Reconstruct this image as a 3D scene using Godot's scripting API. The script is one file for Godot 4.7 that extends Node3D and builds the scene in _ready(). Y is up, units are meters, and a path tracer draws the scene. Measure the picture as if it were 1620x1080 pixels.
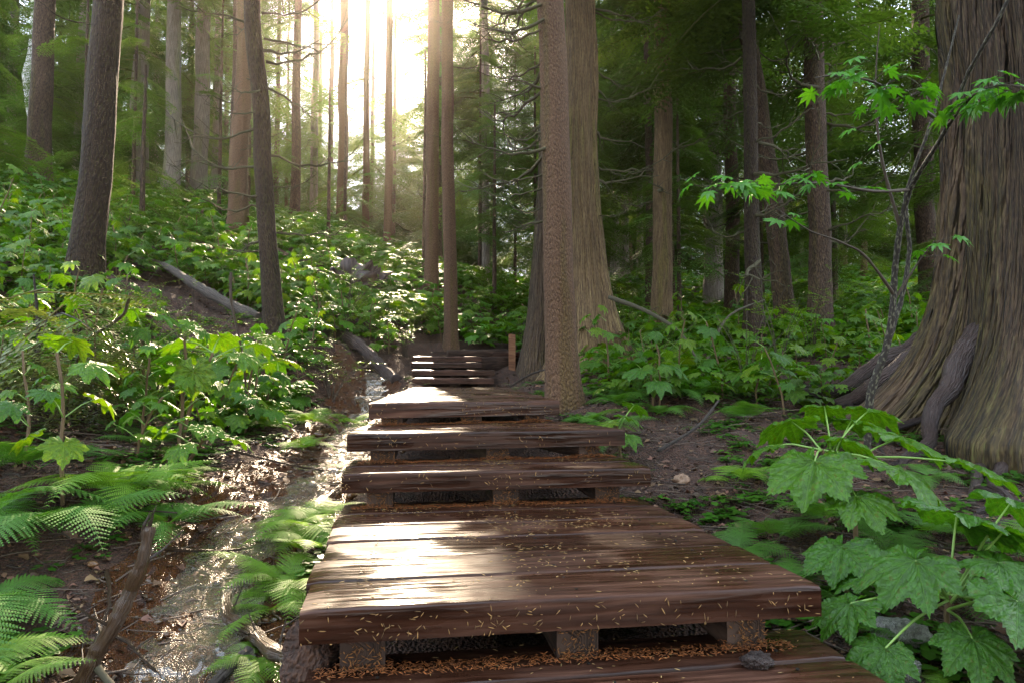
extends Node3D
# A wet timber boardwalk climbing through an old cedar and hemlock forest, sun low ahead through a gap in the canopy.

var rng := RandomNumberGenerator.new()
var nz := FastNoiseLite.new()
var M := {}
var taken := {}
var TO_SUN := Vector3(-0.13, 0.488, -0.863).normalized()
const UP := Vector3.UP

# ------------------------------------------------------------------ set-up of camera and light
func set_view() -> void:
	var cam := Camera3D.new()
	cam.name = "camera"
	cam.fov = 53.13
	cam.near = 0.05
	cam.far = 400.0
	add_child(cam)
	cam.position = Vector3(0, 1.0, 0)
	cam.rotation_degrees = Vector3(2.76, 0, 0)
	cam.current = true
	var e := Environment.new()
	e.background_mode = Environment.BG_SKY
	var sky := Sky.new()
	var sm := ProceduralSkyMaterial.new()
	sm.sky_top_color = Color(0.8, 0.87, 0.95)
	sm.sky_horizon_color = Color(0.97, 0.97, 0.94)
	sm.sky_curve = 0.2
	sm.ground_bottom_color = Color(0.1, 0.1, 0.08)
	sm.ground_horizon_color = Color(0.3, 0.3, 0.28)
	sm.sun_angle_max = 32.0
	sm.sun_curve = 0.25
	sky.sky_material = sm
	e.sky = sky
	e.background_energy_multiplier = 1.0
	e.tonemap_mode = Environment.TONE_MAPPER_LINEAR
	e.tonemap_exposure = 5.6
	e.sdfgi_enabled = true
	e.ssao_enabled = true
	e.ssil_enabled = true
	e.volumetric_fog_enabled = true
	e.volumetric_fog_density = 0.0005
	e.volumetric_fog_albedo = Color(1.0, 0.96, 0.9)
	e.volumetric_fog_anisotropy = 0.86
	var we := WorldEnvironment.new()
	we.name = "environment"
	we.environment = e
	add_child(we)
	var sun := DirectionalLight3D.new()
	sun.name = "sun"
	sun.light_color = Color(1.0, 0.9, 0.77)
	sun.light_energy = 1.45
	sun.light_angular_distance = 0.6
	sun.shadow_enabled = true
	add_child(sun)
	sun.look_at_from_position(Vector3.ZERO, -TO_SUN, UP)

# ------------------------------------------------------------------ naming and metas
func numbered(called: String) -> String:
	var n: int = taken.get(called, 0)
	taken[called] = n + 1
	return called if n == 0 else "%s_%03d" % [called, n]

func tag(o: Node, label: String, category: String, group := "", kind := "") -> Node:
	if label: o.set_meta("label", label)
	if category: o.set_meta("category", category)
	if group: o.set_meta("group", group)
	if kind: o.set_meta("kind", kind)
	return o

func thing(called: String, at: Vector3, label: String, category: String, group := "") -> Node3D:
	var o := Node3D.new()
	o.name = numbered(called)
	add_child(o)
	o.position = at
	tag(o, label, category, group)
	return o

func part(called: String, mesh: Mesh, mat: Material, parent: Node, xf := Transform3D()) -> MeshInstance3D:
	var o := MeshInstance3D.new()
	o.name = called if parent != self else numbered(called)
	o.mesh = mesh
	if mat: o.material_override = mat
	o.transform = xf
	parent.add_child(o, true)
	return o

func copies(called: String, mesh: Mesh, mat: Material, parent: Node, places: Array, tints: Array, kind := "stuff") -> Node:
	var m := MultiMesh.new()
	m.transform_format = MultiMesh.TRANSFORM_3D
	m.use_colors = tints.size() > 0
	m.mesh = mesh
	m.instance_count = places.size()
	for i in places.size():
		m.set_instance_transform(i, places[i])
		if tints.size(): m.set_instance_color(i, tints[i])
	var o := MultiMeshInstance3D.new()
	o.name = called if parent != self else numbered(called)
	o.multimesh = m
	o.material_override = mat
	parent.add_child(o, true)
	if kind: o.set_meta("kind", kind)
	return o

func rf(a: float, b: float) -> float:
	return rng.randf_range(a, b)

# ------------------------------------------------------------------ mesh building
class Shape:
	var v := PackedVector3Array()
	var uv := PackedVector2Array()
	var c := PackedColorArray()
	var ix := PackedInt32Array()
	var tinted := false

	func add(p: Vector3, t := Vector2.ZERO, col := Color.WHITE) -> int:
		v.append(p); uv.append(t); c.append(col)
		return v.size() - 1

	func tri(a: int, b: int, d: int) -> void:
		ix.append(a); ix.append(b); ix.append(d)

	func quad(a: int, b: int, d: int, e: int) -> void:
		ix.append_array(PackedInt32Array([a, b, d, a, d, e]))

	# rows of equal length; wrap joins the last column to the first (which must be repeated for uv)
	func sheet(first: int, rows: int, cols: int) -> void:
		for i in rows - 1:
			for j in cols - 1:
				var a := first + i * cols + j
				quad(a, a + cols, a + cols + 1, a + 1)

	func arrays(weld_cols := []) -> Array:
		var n := PackedVector3Array()
		n.resize(v.size())
		for k in range(0, ix.size(), 3):
			var p := v[ix[k]]
			var f := (v[ix[k + 2]] - p).cross(v[ix[k + 1]] - p)
			n[ix[k]] += f; n[ix[k + 1]] += f; n[ix[k + 2]] += f
		for w in weld_cols:      # pairs of vertices on a seam share their normal
			var s := n[w[0]] + n[w[1]]
			n[w[0]] = s; n[w[1]] = s
		for k in n.size():
			n[k] = n[k].normalized() if n[k].length_squared() > 1e-20 else Vector3.UP
		var a := []
		a.resize(Mesh.ARRAY_MAX)
		a[Mesh.ARRAY_VERTEX] = v
		a[Mesh.ARRAY_NORMAL] = n
		a[Mesh.ARRAY_TEX_UV] = uv
		if tinted: a[Mesh.ARRAY_COLOR] = c
		a[Mesh.ARRAY_INDEX] = ix
		return a

	func mesh(weld_cols := []) -> ArrayMesh:
		var m := ArrayMesh.new()
		m.add_surface_from_arrays(Mesh.PRIMITIVE_TRIANGLES, arrays(weld_cols))
		return m

	# a tapered tube along points
	func tube(pts: Array, radii: Array, segs: int, cap := true, vscale := 1.0, tint := Color.WHITE) -> void:
		var first := v.size()
		var side := Vector3.ZERO
		var along := 0.0
		for i in pts.size():
			var dir: Vector3 = (pts[mini(i + 1, pts.size() - 1)] - pts[maxi(i - 1, 0)]).normalized()
			if side == Vector3.ZERO:
				side = dir.cross(Vector3(0.3, 0.2, 0.93)).normalized()
			side = (side - dir * side.dot(dir)).normalized()
			var other := dir.cross(side)
			if i > 0: along += pts[i].distance_to(pts[i - 1])
			for j in segs + 1:
				var a := TAU * j / segs
				add(pts[i] + (side * cos(a) + other * sin(a)) * radii[i], Vector2(float(j) / segs, along * vscale), tint)
		sheet(first, pts.size(), segs + 1)
		if cap:
			for e in [0, pts.size() - 1]:
				var m := add(pts[e], Vector2(0.5, along), tint)
				for j in segs:
					var b: int = first + e * (segs + 1) + j
					if e == 0: tri(m, b, b + 1)
					else: tri(m, b + 1, b)

func smooth(pts: Array, n: int) -> Array:
	var cv := Curve3D.new()
	for i in pts.size():
		var t: Vector3 = (pts[mini(i + 1, pts.size() - 1)] - pts[maxi(i - 1, 0)]) / 6.0
		cv.add_point(pts[i], -t, t)
	var out := []
	var l := cv.get_baked_length()
	for i in n + 1: out.append(cv.sample_baked(l * i / n))
	return out

func tapered(n: int, a: float, b: float, rough := 0.0) -> Array:
	var out := []
	for i in n: out.append(lerpf(a, b, float(i) / (n - 1)) * (1.0 + rf(-rough, rough)))
	return out

# ------------------------------------------------------------------ textures
func lin(r: float, g: float, b: float, a := 1.0) -> Color:
	return Color(r, g, b, a).linear_to_srgb()

func noise_bytes(w: int, h: int, freq: float, sd: int, W: int, H: int, octaves := 4, kind := FastNoiseLite.TYPE_SIMPLEX_SMOOTH, fractal := FastNoiseLite.FRACTAL_FBM) -> PackedByteArray:
	var n := FastNoiseLite.new()
	n.noise_type = kind
	n.fractal_type = fractal
	n.fractal_octaves = octaves
	n.frequency = freq
	n.seed = sd
	var im := n.get_seamless_image(w, h, false, false, 0.2)
	im.convert(Image.FORMAT_L8)
	if W != w or H != h: im.resize(W, H, Image.INTERPOLATE_CUBIC)
	return im.get_data()

func grey(b: PackedByteArray, W: int, H: int) -> ImageTexture:
	return ImageTexture.create_from_image(Image.create_from_data(W, H, false, Image.FORMAT_L8, b))

func ramp(b: PackedByteArray, W: int, H: int, stops: Array, second = null, share := 0.0) -> ImageTexture:
	# stops: [value 0..1, linear colour]; second: bytes mixed into the value
	var lut := PackedByteArray()
	for i in 256:
		var x := i / 255.0
		var col: Color = stops[-1][1]
		for k in stops.size() - 1:
			if x < stops[k + 1][0]:
				col = stops[k][1].lerp(stops[k + 1][1], clampf((x - stops[k][0]) / (stops[k + 1][0] - stops[k][0]), 0, 1))
				break
		col = col.linear_to_srgb()
		lut.append(int(clampf(col.r, 0, 1) * 255)); lut.append(int(clampf(col.g, 0, 1) * 255)); lut.append(int(clampf(col.b, 0, 1) * 255))
	var out := PackedByteArray()
	out.resize(W * H * 3)
	var s := int(share * 256)
	for i in W * H:
		var x: int = b[i]
		if second != null: x = (x * (256 - s) + second[i] * s) >> 8
		x *= 3
		out[i * 3] = lut[x]; out[i * 3 + 1] = lut[x + 1]; out[i * 3 + 2] = lut[x + 2]
	return ImageTexture.create_from_image(Image.create_from_data(W, H, false, Image.FORMAT_RGB8, out))

func stretch(b: PackedByteArray, lo: int, hi: int) -> PackedByteArray:
	var out := b.duplicate()
	for i in out.size(): out[i] = clampi((b[i] - lo) * 255 / (hi - lo), 0, 255)
	return out

func leaf_print() -> Array:
	# main and side veins and small blotches of a lobed leaf, and their relief
	var n := 512
	var blot := stretch(noise_bytes(n, n, 0.02, 61, n, n, 3), 60, 195)
	var speck := stretch(noise_bytes(n, n, 0.09, 63, n, n, 2), 60, 195)
	var out := PackedByteArray()
	var high := PackedByteArray()
	out.resize(n * n * 3)
	high.resize(n * n)
	for y in n:
		for x in n:
			var px := (x / 255.5 - 1.0)
			var py := (y / 255.5 - 1.0)
			var r := sqrt(px * px + py * py)
			var a := rad_to_deg(atan2(py, px))
			var near := 99.0
			for l in [0.0, 38.0, -38.0, 76.0, -76.0, 116.0, -116.0, 150.0, -150.0]: near = minf(near, absf(a - l))
			var off := sin(deg_to_rad(near)) * r               # distance to the main vein
			var side := absf(fposmod((r - off * 0.9) * 9.0, 1.0) - 0.5) * 2.0     # 1 on a side vein
			var vein := maxf(1.0 - smoothstep(0.006, 0.014, off), 0.45 * smoothstep(0.86, 0.98, side))
			var i := y * n + x
			var v := lerpf(0.74, 0.95, blot[i] / 255.0) * lerpf(1.0, 0.9, smoothstep(0.5, 1.0, speck[i] / 255.0))
			var old := smoothstep(0.94, 1.0, blot[i] / 255.0) * 0.5        # browned spots
			var c := Color(v * 0.92, v, v * 0.9).lerp(Color(1, 1, 0.95), vein * 0.5).lerp(Color(0.95, 0.62, 0.5), old)
			out[i * 3] = int(c.r * 255); out[i * 3 + 1] = int(c.g * 255); out[i * 3 + 2] = int(c.b * 255)
			high[i] = int(clampf(0.35 + 0.3 * (1.0 - side) * smoothstep(0.01, 0.06, off) - 0.35 * vein + 0.2 * speck[i] / 255.0, 0, 1) * 255)
	return [ImageTexture.create_from_image(Image.create_from_data(n, n, false, Image.FORMAT_RGB8, out)), grey(high, n, n)]

func wet_roughness(damp: PackedByteArray, grain: PackedByteArray) -> ImageTexture:
	var out := damp.duplicate()
	for i in out.size(): out[i] = int(lerpf(0.13, 0.58, smoothstep(0.1, 0.95, (damp[i] * 0.72 + grain[i] * 0.28) / 255.0)) * 255.0)
	return grey(out, 1024, 512)

func mat(called: String, col: Color, rough: float) -> StandardMaterial3D:
	var m := StandardMaterial3D.new()
	m.resource_name = called
	m.albedo_color = col
	m.roughness = rough
	m.cull_mode = BaseMaterial3D.CULL_DISABLED
	M[called] = m
	return m

func relief(m: StandardMaterial3D, t: Texture2D, cm: float) -> void:
	m.heightmap_enabled = true
	m.heightmap_texture = t
	m.heightmap_scale = cm

func leafy(called: String, col: Color, through: Color, rough: float) -> StandardMaterial3D:
	var m := mat(called, col, rough)
	m.vertex_color_use_as_albedo = true
	m.backlight_enabled = true
	m.backlight = through
	return m

func make_materials() -> void:
	# bark: scaly hemlock
	var big := stretch(noise_bytes(256, 128, 0.06, 3, 512, 512, 6), 50, 205)
	var cell := noise_bytes(128, 64, 0.06, 5, 512, 512, 3, FastNoiseLite.TYPE_CELLULAR)
	var m := mat("hemlock_bark", Color.WHITE, 0.85)
	m.albedo_texture = ramp(big, 512, 512, [[0.0, Color(0.02053, 0.01028, 0.00599)], [0.45, Color(0.07038, 0.03739, 0.02097)], [0.75, Color(0.1173, 0.06777, 0.03744)], [1.0, Color(0.1701, 0.1075, 0.06178)]], cell, 0.4)
	var bh := grey(stretch(big, 20, 235), 512, 512)
	relief(m, bh, 2.6)
	m = mat("mossy_bark", Color.WHITE, 0.9)
	m.albedo_texture = ramp(big, 512, 512, [[0.0, Color(0.01016, 0.004524, 0.001896)], [0.4, Color(0.03389, 0.01583, 0.006769)], [0.62, Color(0.04744, 0.02488, 0.009477)], [0.78, Color(0.04066, 0.02941, 0.006769)], [1.0, Color(0.0576, 0.04524, 0.009477)]], cell, 0.3)
	relief(m, bh, 3.0)
	# bark: stringy cedar
	var strings := stretch(noise_bytes(512, 90, 0.07, 11, 512, 1024, 5), 45, 210)
	var fine := stretch(noise_bytes(512, 200, 0.17, 13, 512, 1024, 4), 45, 210)
	var sh := grey(strings, 512, 1024)
	var flakes := stretch(noise_bytes(256, 160, 0.09, 15, 512, 1024, 5), 45, 210)
	m = mat("red_bark", Color.WHITE, 0.85)
	m.albedo_texture = ramp(flakes, 512, 1024, [[0.0, Color(0.03316, 0.01399, 0.006739)], [0.5, Color(0.105, 0.05132, 0.02434)], [1.0, Color(0.1878, 0.1074, 0.05616)]], fine, 0.5)
	relief(m, grey(flakes, 512, 1024), 1.2)
	m = mat("cedar_bark", Color.WHITE, 0.85)
	m.albedo_texture = ramp(strings, 512, 1024, [[0.0, Color(0.03812, 0.02099, 0.00946)], [0.35, Color(0.1144, 0.06483, 0.02837)], [0.6, Color(0.2058, 0.1297, 0.05803)], [0.8, Color(0.2516, 0.1729, 0.07304)], [1.0, Color(0.2592, 0.2037, 0.08593)]], fine, 0.45)
	relief(m, sh, 3.5)
	m = mat("giant_bark", Color.WHITE, 0.85)
	m.albedo_texture = ramp(strings, 512, 1024, [[0.0, Color(0.01749, 0.009722, 0.005227)], [0.35, Color(0.05747, 0.03182, 0.01634)], [0.62, Color(0.09994, 0.05966, 0.02941)], [0.82, Color(0.1099, 0.07955, 0.03594)], [1.0, Color(0.1249, 0.1061, 0.04575)]], fine, 0.5)
	relief(m, sh, 6.0)
	m = mat("grey_bark", Color.WHITE, 0.85)
	m.albedo_texture = ramp(strings, 512, 1024, [[0.0, Color(0.08, 0.064, 0.052)], [0.5, Color(0.216, 0.176, 0.144)], [1.0, Color(0.344, 0.304, 0.256)]], fine, 0.4)
	relief(m, sh, 2.0)
	m = mat("bleached_wood", Color.WHITE, 0.8)
	m.albedo_texture = ramp(strings, 512, 1024, [[0.0, Color(0.3, 0.28, 0.26)], [0.5, Color(0.6, 0.58, 0.55)], [1.0, Color(0.75, 0.73, 0.7)]], fine, 0.3)
	relief(m, sh, 1.0)
	m = mat("root_bark", Color.WHITE, 0.5)
	m.albedo_texture = ramp(fine, 512, 1024, [[0.0, Color(0.0168, 0.0098, 0.00882)], [0.5, Color(0.0476, 0.02695, 0.02205)], [1.0, Color(0.0952, 0.0588, 0.049)]], strings, 0.4)
	relief(m, sh, 1.2)
	m = mat("log_wood", Color.WHITE, 0.7)
	m.albedo_texture = ramp(fine, 512, 1024, [[0.0, Color(0.0243, 0.0168, 0.0126)], [0.5, Color(0.081, 0.05775, 0.04462)], [1.0, Color(0.162, 0.1312, 0.105)]], strings, 0.5)
	relief(m, sh, 1.5)
	m = mat("wet_stick", Color.WHITE, 0.3)
	m.albedo_texture = ramp(fine, 512, 1024, [[0.0, Color(0.025, 0.0125, 0.006)], [0.5, Color(0.075, 0.0375, 0.0175)], [1.0, Color(0.15, 0.09, 0.045)]], strings, 0.5)
	relief(m, sh, 0.8)
	for bark in ["hemlock_bark", "red_bark", "mossy_bark", "cedar_bark", "giant_bark", "grey_bark"]: M[bark].vertex_color_use_as_albedo = true
	m = mat("twig", lin(0.06, 0.042, 0.028), 0.75)
	m = mat("mossy_twig", lin(0.055, 0.047, 0.026), 0.9)
	m.vertex_color_use_as_albedo = true
	# lichen-spotted maple stem
	var spots := stretch(noise_bytes(64, 128, 0.09, 21, 256, 512, 3), 90, 170)
	m = mat("lichen_bark", Color.WHITE, 0.8)
	m.albedo_texture = ramp(spots, 256, 512, [[0.0, Color(0.018, 0.0132, 0.0102)], [0.6, Color(0.03, 0.0228, 0.0168)], [0.9, Color(0.054, 0.048, 0.033)], [1.0, Color(0.12, 0.114, 0.078)]])
	# wet planks: grain runs along u
	var grain := stretch(noise_bytes(64, 512, 0.06, 31, 1024, 512, 5), 50, 205)
	var damp := stretch(noise_bytes(256, 160, 0.012, 33, 1024, 512, 4), 60, 195)
	for k in 3:
		m = mat("plank_%d" % k, Color.WHITE, 1.0)
		var w: float = [1.0, 0.82, 1.2][k]
		m.albedo_texture = ramp(grain, 1024, 512, [[0.0, Color(0.012, 0.0045, 0.002625) * w], [0.4, Color(0.0315, 0.012, 0.00675) * w], [0.7, Color(0.0525, 0.021, 0.012) * w], [1.0, Color(0.08625, 0.039, 0.024) * w]], damp, 0.3)
		m.roughness_texture = M.plank_0.roughness_texture if k else wet_roughness(damp, grain)
		relief(m, M.plank_0.heightmap_texture if k else grey(grain, 1024, 512), 0.14)
		m.uv1_scale = Vector3(0.5, 1.0, 1)
		m.metallic_specular = 0.33
	m = mat("old_timber", Color.WHITE, 0.75)
	m.albedo_texture = ramp(grain, 1024, 512, [[0.0, Color(0.018, 0.009, 0.006)], [0.5, Color(0.05, 0.026, 0.017)], [1.0, Color(0.1, 0.058, 0.04)]], damp, 0.3)
	relief(m, M.plank_0.heightmap_texture, 0.4)
	m = mat("rusty_post", Color.WHITE, 0.8)
	m.albedo_texture = ramp(grain, 1024, 512, [[0.0, Color(0.077, 0.0275, 0.011)], [0.5, Color(0.165, 0.066, 0.0275)], [1.0, Color(0.22, 0.11, 0.055)]], damp, 0.3)
	# ground
	var soil := stretch(noise_bytes(512, 512, 0.03, 41, 512, 512, 5), 50, 205)
	var crumbs := stretch(noise_bytes(512, 512, 0.12, 43, 512, 512, 3), 50, 205)
	m = mat("forest_soil", Color.WHITE, 0.9)
	m.albedo_texture = ramp(crumbs, 512, 512, [[0.0, Color(0.01366, 0.005956, 0.003468)], [0.4, Color(0.04174, 0.01733, 0.009537)], [0.7, Color(0.0759, 0.03249, 0.01734)], [1.0, Color(0.129, 0.05956, 0.03035)]], soil, 0.5)
	relief(m, grey(crumbs, 512, 512), 2.5)
	m.uv1_triplanar = true
	m.uv1_world_triplanar = true
	m.uv1_scale = Vector3(0.8, 0.8, 0.8)
	m = mat("wet_mud", Color.WHITE, 0.32)
	m.albedo_texture = ramp(crumbs, 512, 512, [[0.0, Color(0.02277, 0.007343, 0.001872)], [0.4, Color(0.07762, 0.02447, 0.005616)], [0.7, Color(0.1552, 0.04894, 0.00936)], [1.0, Color(0.2484, 0.08568, 0.01872)]], soil, 0.4)
	relief(m, grey(crumbs, 512, 512), 3.0)
	m.uv1_triplanar = true
	m.uv1_world_triplanar = true
	m.uv1_scale = Vector3(1.7, 1.7, 1.7)
	m = mat("stream_water", Color(0.9, 0.85, 0.75, 0.06), 0.03)
	m.transparency = BaseMaterial3D.TRANSPARENCY_ALPHA
	relief(m, grey(stretch(noise_bytes(256, 256, 0.03, 47, 256, 256, 2), 40, 215), 256, 256), 0.35)
	m.uv1_triplanar = true
	m.uv1_world_triplanar = true
	m.uv1_scale = Vector3(1.4, 1.4, 1.4)
	m = mat("stone", Color.WHITE, 0.6)
	m.albedo_texture = ramp(crumbs, 512, 512, [[0.0, Color(0.1, 0.095, 0.085)], [0.6, Color(0.25, 0.24, 0.22)], [1.0, Color(0.42, 0.41, 0.38)]], soil, 0.6)
	relief(m, grey(crumbs, 512, 512), 0.8)
	m.uv1_triplanar = true
	m.uv1_scale = Vector3(3, 3, 3)
	m = mat("brown_stone", Color.WHITE, 0.6)
	m.albedo_texture = ramp(crumbs, 512, 512, [[0.0, Color(0.1, 0.05, 0.03)], [0.6, Color(0.26, 0.15, 0.09)], [1.0, Color(0.4, 0.27, 0.18)]], soil, 0.6)
	m.uv1_triplanar = true
	m.uv1_scale = Vector3(3, 3, 3)
	m = mat("pebble", lin(0.09, 0.05, 0.025), 0.25)
	m.vertex_color_use_as_albedo = true
	# leaves; vertex colours carry the veins
	var veined := leaf_print()
	var pucker := grey(stretch(noise_bytes(256, 256, 0.07, 51, 256, 256, 2), 60, 195), 256, 256)
	for k in 4:
		var g: Color = [Color(0.14, 0.3, 0.014), Color(0.185, 0.35, 0.014), Color(0.1, 0.25, 0.02), Color(0.25, 0.38, 0.014)][k]
		m = leafy("club_leaf_%d" % k, lin(g.r, g.g, g.b), lin(1.0, 0.95, 0.3), 0.4)
		m.albedo_texture = veined[0]
		relief(m, veined[1], 0.6)
	leafy("maple_leaf", lin(0.08, 0.26, 0.02), lin(1.0, 0.95, 0.25), 0.4)
	leafy("yellow_leaf", lin(0.42, 0.36, 0.03), lin(1.0, 0.9, 0.2), 0.4)
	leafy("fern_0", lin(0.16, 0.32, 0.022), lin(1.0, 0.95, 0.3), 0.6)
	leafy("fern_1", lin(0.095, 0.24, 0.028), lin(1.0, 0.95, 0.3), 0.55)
	leafy("needle_bough", lin(0.085, 0.155, 0.03), lin(1.0, 0.95, 0.35), 0.5)
	leafy("cedar_spray", lin(0.16, 0.19, 0.05), lin(1.0, 0.95, 0.4), 0.32)
	m = mat("green_stalk", lin(0.16, 0.27, 0.05), 0.45)
	m = mat("thorny_stem", lin(0.12, 0.075, 0.035), 0.8)
	m = mat("nail", lin(0.03, 0.028, 0.026), 0.5)
	m.metallic = 0.7
	m = mat("dry_needle", lin(1, 1, 1), 0.7)
	m.vertex_color_use_as_albedo = true
	m = mat("litter", lin(1, 1, 1), 0.65)
	m.vertex_color_use_as_albedo = true

# ------------------------------------------------------------------ terrain
var CTRL := [
	[-1.109, 0.005, -2.4], [-1.855, 0.1, -2.87], [-1.491, 0.2, -3.2], [-1.322, 0.39, -4.0], [-1.267, 0.545, -5.5], [-1.453, 0.6, -7.5], [-2.1, 0.38, -3.2],
	[-3.095, 0.706, -5.5], [-3.866, 1.0, -5.5], [-4.985, 1.944, -8.0], [-4.266, 1.85, -9.0], [-2.822, 1.5, -8.0], [-3.17, 2.1, -11.0], [-3.731, 3.7, -16.0],
	[-3.675, 4.579, -20.0], [-1.626, 2.391, -14.0], [-1.019, 1.377, -11.0], [-0.603, 1.6, -13.0], [-10.1, 6.09, -20.0], [-11.24, 5.3, -16.0], [-6.09, 3.97, -15.0],
	[-6.05, 5.97, -24.0], [-1.16, 3.6, -25.0], [5.76, 2.7, -20.0], [3.8, 4.2, -24.0], [4.38, 1.428, -11.0], [6.57, 1.8, -12.0], [4.96, 1.237, -8.0],
	[2.716, 0.53, -5.0], [3.5, 0.5, -4.5], [1.507, 0.15, -2.8], [1.408, 0.1, -2.1], [1.281, 0.48, -4.8], [1.605, 0.707, -6.0], [2.566, 0.945, -7.5],
	[1.036, 0.95, -8.0], [2.223, 1.343, -10.0], [0.55, 0.74, -6.3], [-3.234, 0.884, -7.0],
	[0.2, -0.05, -2.0], [-0.05, 0.02, -3.0], [-0.1, 0.2, -3.9], [-0.3, 0.45, -5.0], [-0.5, 0.6, -7.0], [-0.7, 0.75, -8.8], [-0.9, 1.05, -10.0],
	[0.0, -0.15, 0.0], [0.0, -0.3, 4.0], [-5.0, 0.2, 1.0], [5.0, 0.1, 1.0], [-3.2, 0.3, -2.2], [-22.0, 10.0, -38.0], [0.0, 6.5, -45.0], [22.0, 7.0, -38.0], [-28.0, 8.0, -10.0], [26.0, 3.5, -10.0],
	[-70.0, 22.0, -110.0], [70.0, 16.0, -110.0], [0.0, 16.0, -110.0], [-60.0, 6.0, 10.0], [60.0, 3.0, 10.0]]
var RW := []          # weights of the radial basis
var CREEK := [Vector2(-0.62, -1.3), Vector2(-1.0, -2.1), Vector2(-1.22, -2.7), Vector2(-1.38, -3.3), Vector2(-1.3, -4.0), Vector2(-1.24, -5.0), Vector2(-1.42, -6.2), Vector2(-1.6, -7.5), Vector2(-1.85, -8.8)]

func solve_terrain() -> void:
	var n := CTRL.size()
	var N := n + 3
	var A := []
	for i in N:
		var row := PackedFloat64Array()
		row.resize(N + 1)
		if i < n:
			for j in n:
				var dx: float = CTRL[i][0] - CTRL[j][0]
				var dz: float = CTRL[i][2] - CTRL[j][2]
				row[j] = sqrt(dx * dx + dz * dz + 0.6)
			row[i] -= 0.12
			row[n] = 1.0; row[n + 1] = CTRL[i][0]; row[n + 2] = CTRL[i][2]
			row[N] = CTRL[i][1]
		else:
			for j in n: row[j] = [1.0, CTRL[j][0], CTRL[j][2]][i - n]
		A.append(row)
	for i in N:
		var p := i
		for k in range(i + 1, N):
			if absf(A[k][i]) > absf(A[p][i]): p = k
		var t: PackedFloat64Array = A[p]
		A[p] = A[i]; A[i] = t
		for k in range(i + 1, N):
			var f: float = A[k][i] / A[i][i]
			if f != 0.0:
				for j in range(i, N + 1): A[k][j] -= f * A[i][j]
	RW.resize(N)
	for i in range(N - 1, -1, -1):
		var s: float = A[i][N]
		for j in range(i + 1, N): s -= A[i][j] * RW[j]
		RW[i] = s / A[i][i]

func base_height(x: float, z: float) -> float:
	var n := CTRL.size()
	var s: float = RW[n] + RW[n + 1] * x + RW[n + 2] * z
	for i in n:
		var dx: float = x - CTRL[i][0]
		var dz: float = z - CTRL[i][2]
		s += RW[i] * sqrt(dx * dx + dz * dz + 0.6)
	return s

func creek_at(x: float, z: float) -> Vector2:   # (distance to the centre line, share along it)
	var best := 1e9
	var at := 0.0
	var p := Vector2(x, z)
	for i in CREEK.size() - 1:
		var q := Geometry2D.get_closest_point_to_segment(p, CREEK[i], CREEK[i + 1])
		var d := q.distance_to(p)
		if d < best:
			best = d
			at = i + q.distance_to(CREEK[i]) / CREEK[i].distance_to(CREEK[i + 1])
	return Vector2(best, at)

func ground(x: float, z: float) -> float:
	var y := base_height(x, z)
	var far := clampf((Vector2(x, z).length() - 3.0) / 12.0, 0.0, 1.0)
	y += nz.get_noise_2d(x * 60.0, z * 60.0) * lerpf(0.05, 0.22, far) + nz.get_noise_2d(x * 260.0 + 50.0, z * 260.0) * 0.03
	if x > -3.2 and x < 0.4 and z < -0.6 and z > -10.0:
		var d := creek_at(x, z).x
		y -= 0.1 * (1.0 - smoothstep(0.1, 0.5, d))
	return y

func axis(cuts: Array) -> PackedFloat32Array:
	var out := PackedFloat32Array()
	for k in cuts.size() - 1:
		var a: float = cuts[k][0]
		var b: float = cuts[k + 1][0]
		var n := int(ceil(absf(b - a) / cuts[k][1]))
		for i in n: out.append(lerpf(a, b, float(i) / n))
	out.append(cuts[-1][0])
	return out

func make_ground() -> void:
	solve_terrain()
	var xs := axis([[-130.0, 6.0], [-14.0, 0.4], [-5.5, 0.075], [4.5, 0.4], [14.0, 6.0], [130.0, 1.0]])
	var zs := axis([[20.0, 2.0], [0.0, 0.15], [-1.0, 0.075], [-9.0, 0.3], [-28.0, 4.0], [-140.0, 1.0]])
	var s := Shape.new()
	for z in zs:
		for x in xs: s.add(Vector3(x, ground(x, z), z), Vector2(x, z))
	s.sheet(0, zs.size(), xs.size())
	# sheet() winds rows x cols; rows run towards -z here
	var o := part("ground", s.mesh(), M.forest_soil, self)
	tag(o, "dark brown forest floor of soil and litter", "", "", "structure")

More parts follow.
